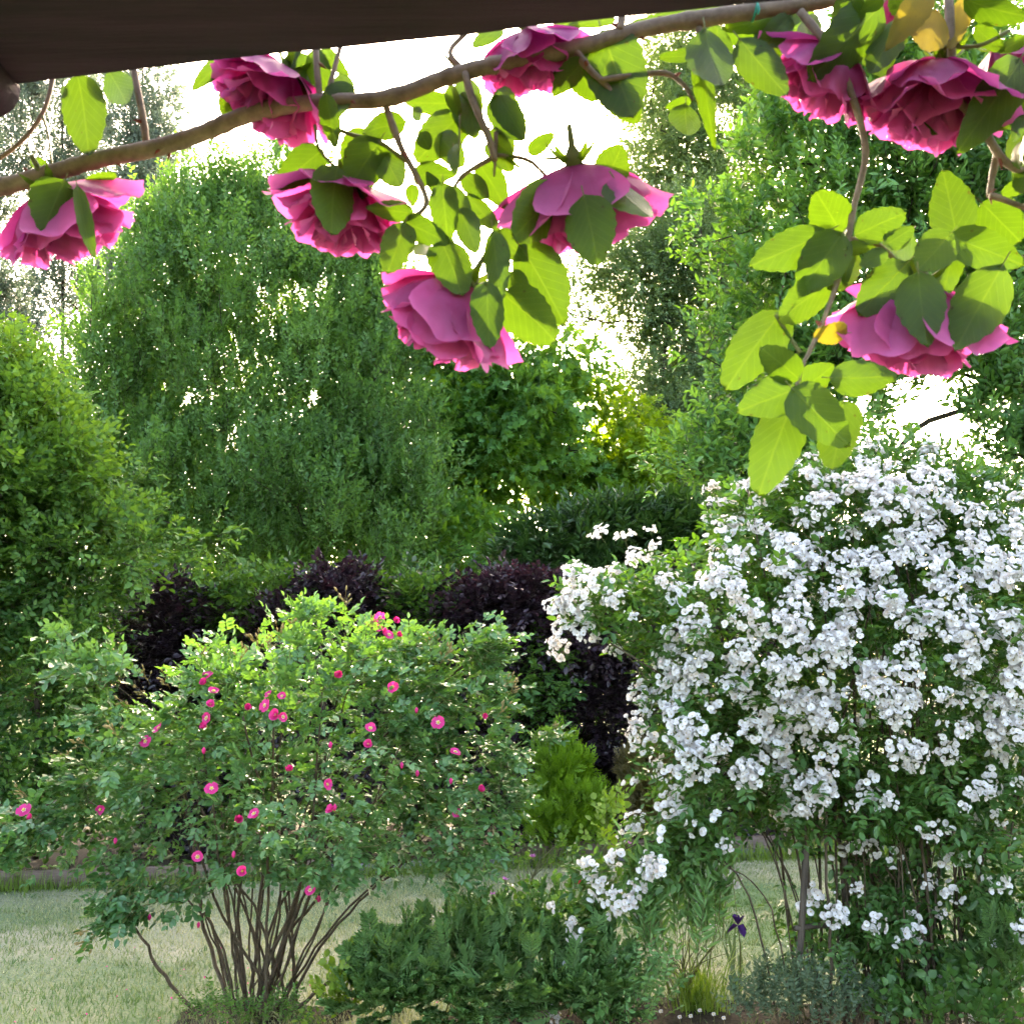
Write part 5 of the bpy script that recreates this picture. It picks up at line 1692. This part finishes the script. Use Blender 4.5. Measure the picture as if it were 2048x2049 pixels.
# blooms
def petal_mesh(Lp, Wp, r0, z0, ph0, ph1, ruffle, seed, roll=0.0):
    """petal of a full rose; flower axis +Z, petal centred on azimuth 0"""
    nu, nv = 13, 11
    rs = np.random.default_rng(seed)
    v = np.linspace(0, 1, nv)
    ph = np.radians(ph0 + (ph1 - ph0) * v ** 1.3)
    ph = ph + roll * np.maximum(0, v - .78) * 6
    dl = Lp / (nv - 1)
    rr = r0 + np.concatenate([[0], np.cumsum(np.sin(ph[:-1]) * dl)])
    zz = z0 + np.concatenate([[0], np.cumsum(np.cos(ph[:-1]) * dl)])
    p1, p2, p3 = rs.uniform(0, 6.28, 3)
    V = []
    for i in range(nv):
        wv = Wp * (.26 + .74 * math.sin(math.pi * min(.5, .62 * v[i] + .02)) ** .8)
        if v[i] > .75:
            wv *= math.sqrt(max(.0, 1 - ((v[i] - .75) / .36) ** 2))
        for j in range(nu):
            u_ = -1 + 2 * j / (nu - 1)
            s_ = u_ * wv
            R_ = rr[i] + .012
            a = s_ / R_ * .82
            a = max(-1.35, min(1.35, a))
            # point in the middle of the edge, margins rolled back
            tipd = (.07 * Lp * (1 - abs(u_) * 1.2) if i == nv - 1 else 0)
            rad = rr[i] + ruffle * v[i] ** 2 * (math.sin(3.1 * u_ + p1) * .7 + math.sin(6.5 * u_ + p2) * .45) + (abs(u_) ** 3) * .010 * v[i] + tipd * math.sin(ph[i])
            z = zz[i] + ruffle * v[i] ** 2 * math.sin(4.3 * u_ + p3) * .8 - (abs(u_) ** 3) * .006 * v[i] + tipd * math.cos(ph[i])
            rad += .0011 * v[i] * math.sin(13 * u_ + 9 * v[i] + p2) + .0009 * v[i] * math.sin(17 * v[i] - 8 * u_ + p1)
            V.append([rad * math.sin(a), rad * math.cos(a), z])
    T = []
    for i in range(nv - 1):
        for j in range(nu - 1):
            q = i * nu + j
            T += [[q, q + 1, q + nu + 1], [q, q + nu + 1, q + nu]]
    tint = np.repeat(.04 + .72 * v ** 2.6, nu) + rs.normal(0, .05) + .12 * np.abs(np.tile(np.linspace(-1, 1, nu), nv)) ** 2
    return A(*V), np.array(T), tint


RINGS = [(6, .066, .045, .009, .0, 68, 26, .0035, .55), (6, .064, .043, .008, .001, 54, 14, .0035, .5), (6, .062, .038, .007, .003, 40, 8, .0035, .4), (5, .058, .030, .006, .006, 24, 6, .003, .3), (4, .052, .020, .004, .010, 12, 4, .0025, .2)]
BLOOM_V = []
for var in range(3):
    pl = []
    sd_ = 100 * var
    for ring, (n_, Lp, Wp, r0, z0, a0, a1, rf, roll) in enumerate(RINGS):
        for i in range(n_):
            sd_ += 1
            jj = np.random.default_rng(sd_)
            V, T, t = petal_mesh(Lp * jj.uniform(.9, 1.08), Wp * jj.uniform(.9, 1.1), r0, z0, a0 + jj.normal(0, 5), a1 + jj.normal(0, 11), rf * jj.uniform(.7, 1.5), sd_, roll)
            az = 2 * math.pi * (i + .5 * (ring % 2)) / n_ + jj.normal(0, .12)
            pl.append((mk_mesh('petal', V, T, M['petal'], t, smooth=True), az))
    BLOOM_V.append(pl)
cal = MB()
tube(cal, [A(0, 0, -.03), A(0, 0, -.014), A(0, 0, -.008), A(0, 0, .003)], [.0022, .003, .0065, .0075], 8, .5, 0)
for i in range(5):
    V, T = leaf4(.03, .009, .1, .25)
    cal.add(V @ rotx(-.5).T @ rotz(1.2566 * i).T + A(0, 0, .001), T, .5, 1)
cal_me = cal.mesh('bloom', [M['greencane'], M['rose_leaf']], True)
for k, (x, y, wpx, ax, lay, sq) in enumerate((
        (130, 440, 250, (.35, .5, -.8), -1, .85), (545, 190, 235, (-.4, .05, -.7), -1, 1), (690, 425, 240, (-.2, .12, -.95), -1, .9), (898, 632, 275, (-.5, .3, -.75), -1, .95), (1158, 408, 290, (.15, .5, -.85), -1, .85),
        (1062, 115, 205, (.1, .2, -.85), -1, 1), (1650, 155, 235, (-.45, .45, -.75), -1, 1), (1868, 200, 285, (-.15, .25, -.95), -1, .9), (1815, 645, 290, (-.12, .5, -.85), -1, .8), (2010, 130, 150, (.5, .2, -.6), -2, 1), (1780, 25, 110, (-.3, .3, .5), -3, 1))):
    d = fd(x) - .02 * lay
    D = nrm(A(*ax))
    s = wpx * d / F / .108
    c = P(x, y, d) - D * .030 * s
    Rm = frames(D[None], .8)[0]
    Rm = np.stack([Rm[:, 0], -Rm[:, 2], Rm[:, 1]], 1)
    mt = Matrix.Translation(Vector(c - CB)) @ Matrix((Rm * s).tolist()).to_4x4()
    bo = obj('bloom', cal_me, cr_, mat=mt)
    for me, az in BLOOM_V[k % 3]:
        obj('petal', me, bo, mat=Matrix.Rotation(az, 4, 'Z'))

# plant tie
mb = MB()
tp_ = P(1510, 20, fd(1510))
a = np.linspace(0, 2 * math.pi, 13)
tube(mb, np.stack([.002 * np.sin(a), .0095 * np.cos(a), .0095 * np.sin(a)], 1), .0012, 5, cap=False)
tube(mb, [A(0, -.0095, 0), A(.001, -.0105, -.006), A(.0, -.010, -.011)], [.0013, .0012, .001], 5)
o = obj('plant_tie', mb.mesh('plant_tie', M['tie'], True), loc=tp_)
tag(o, 'small teal plastic tie around the cane below the beam', 'plant tie')
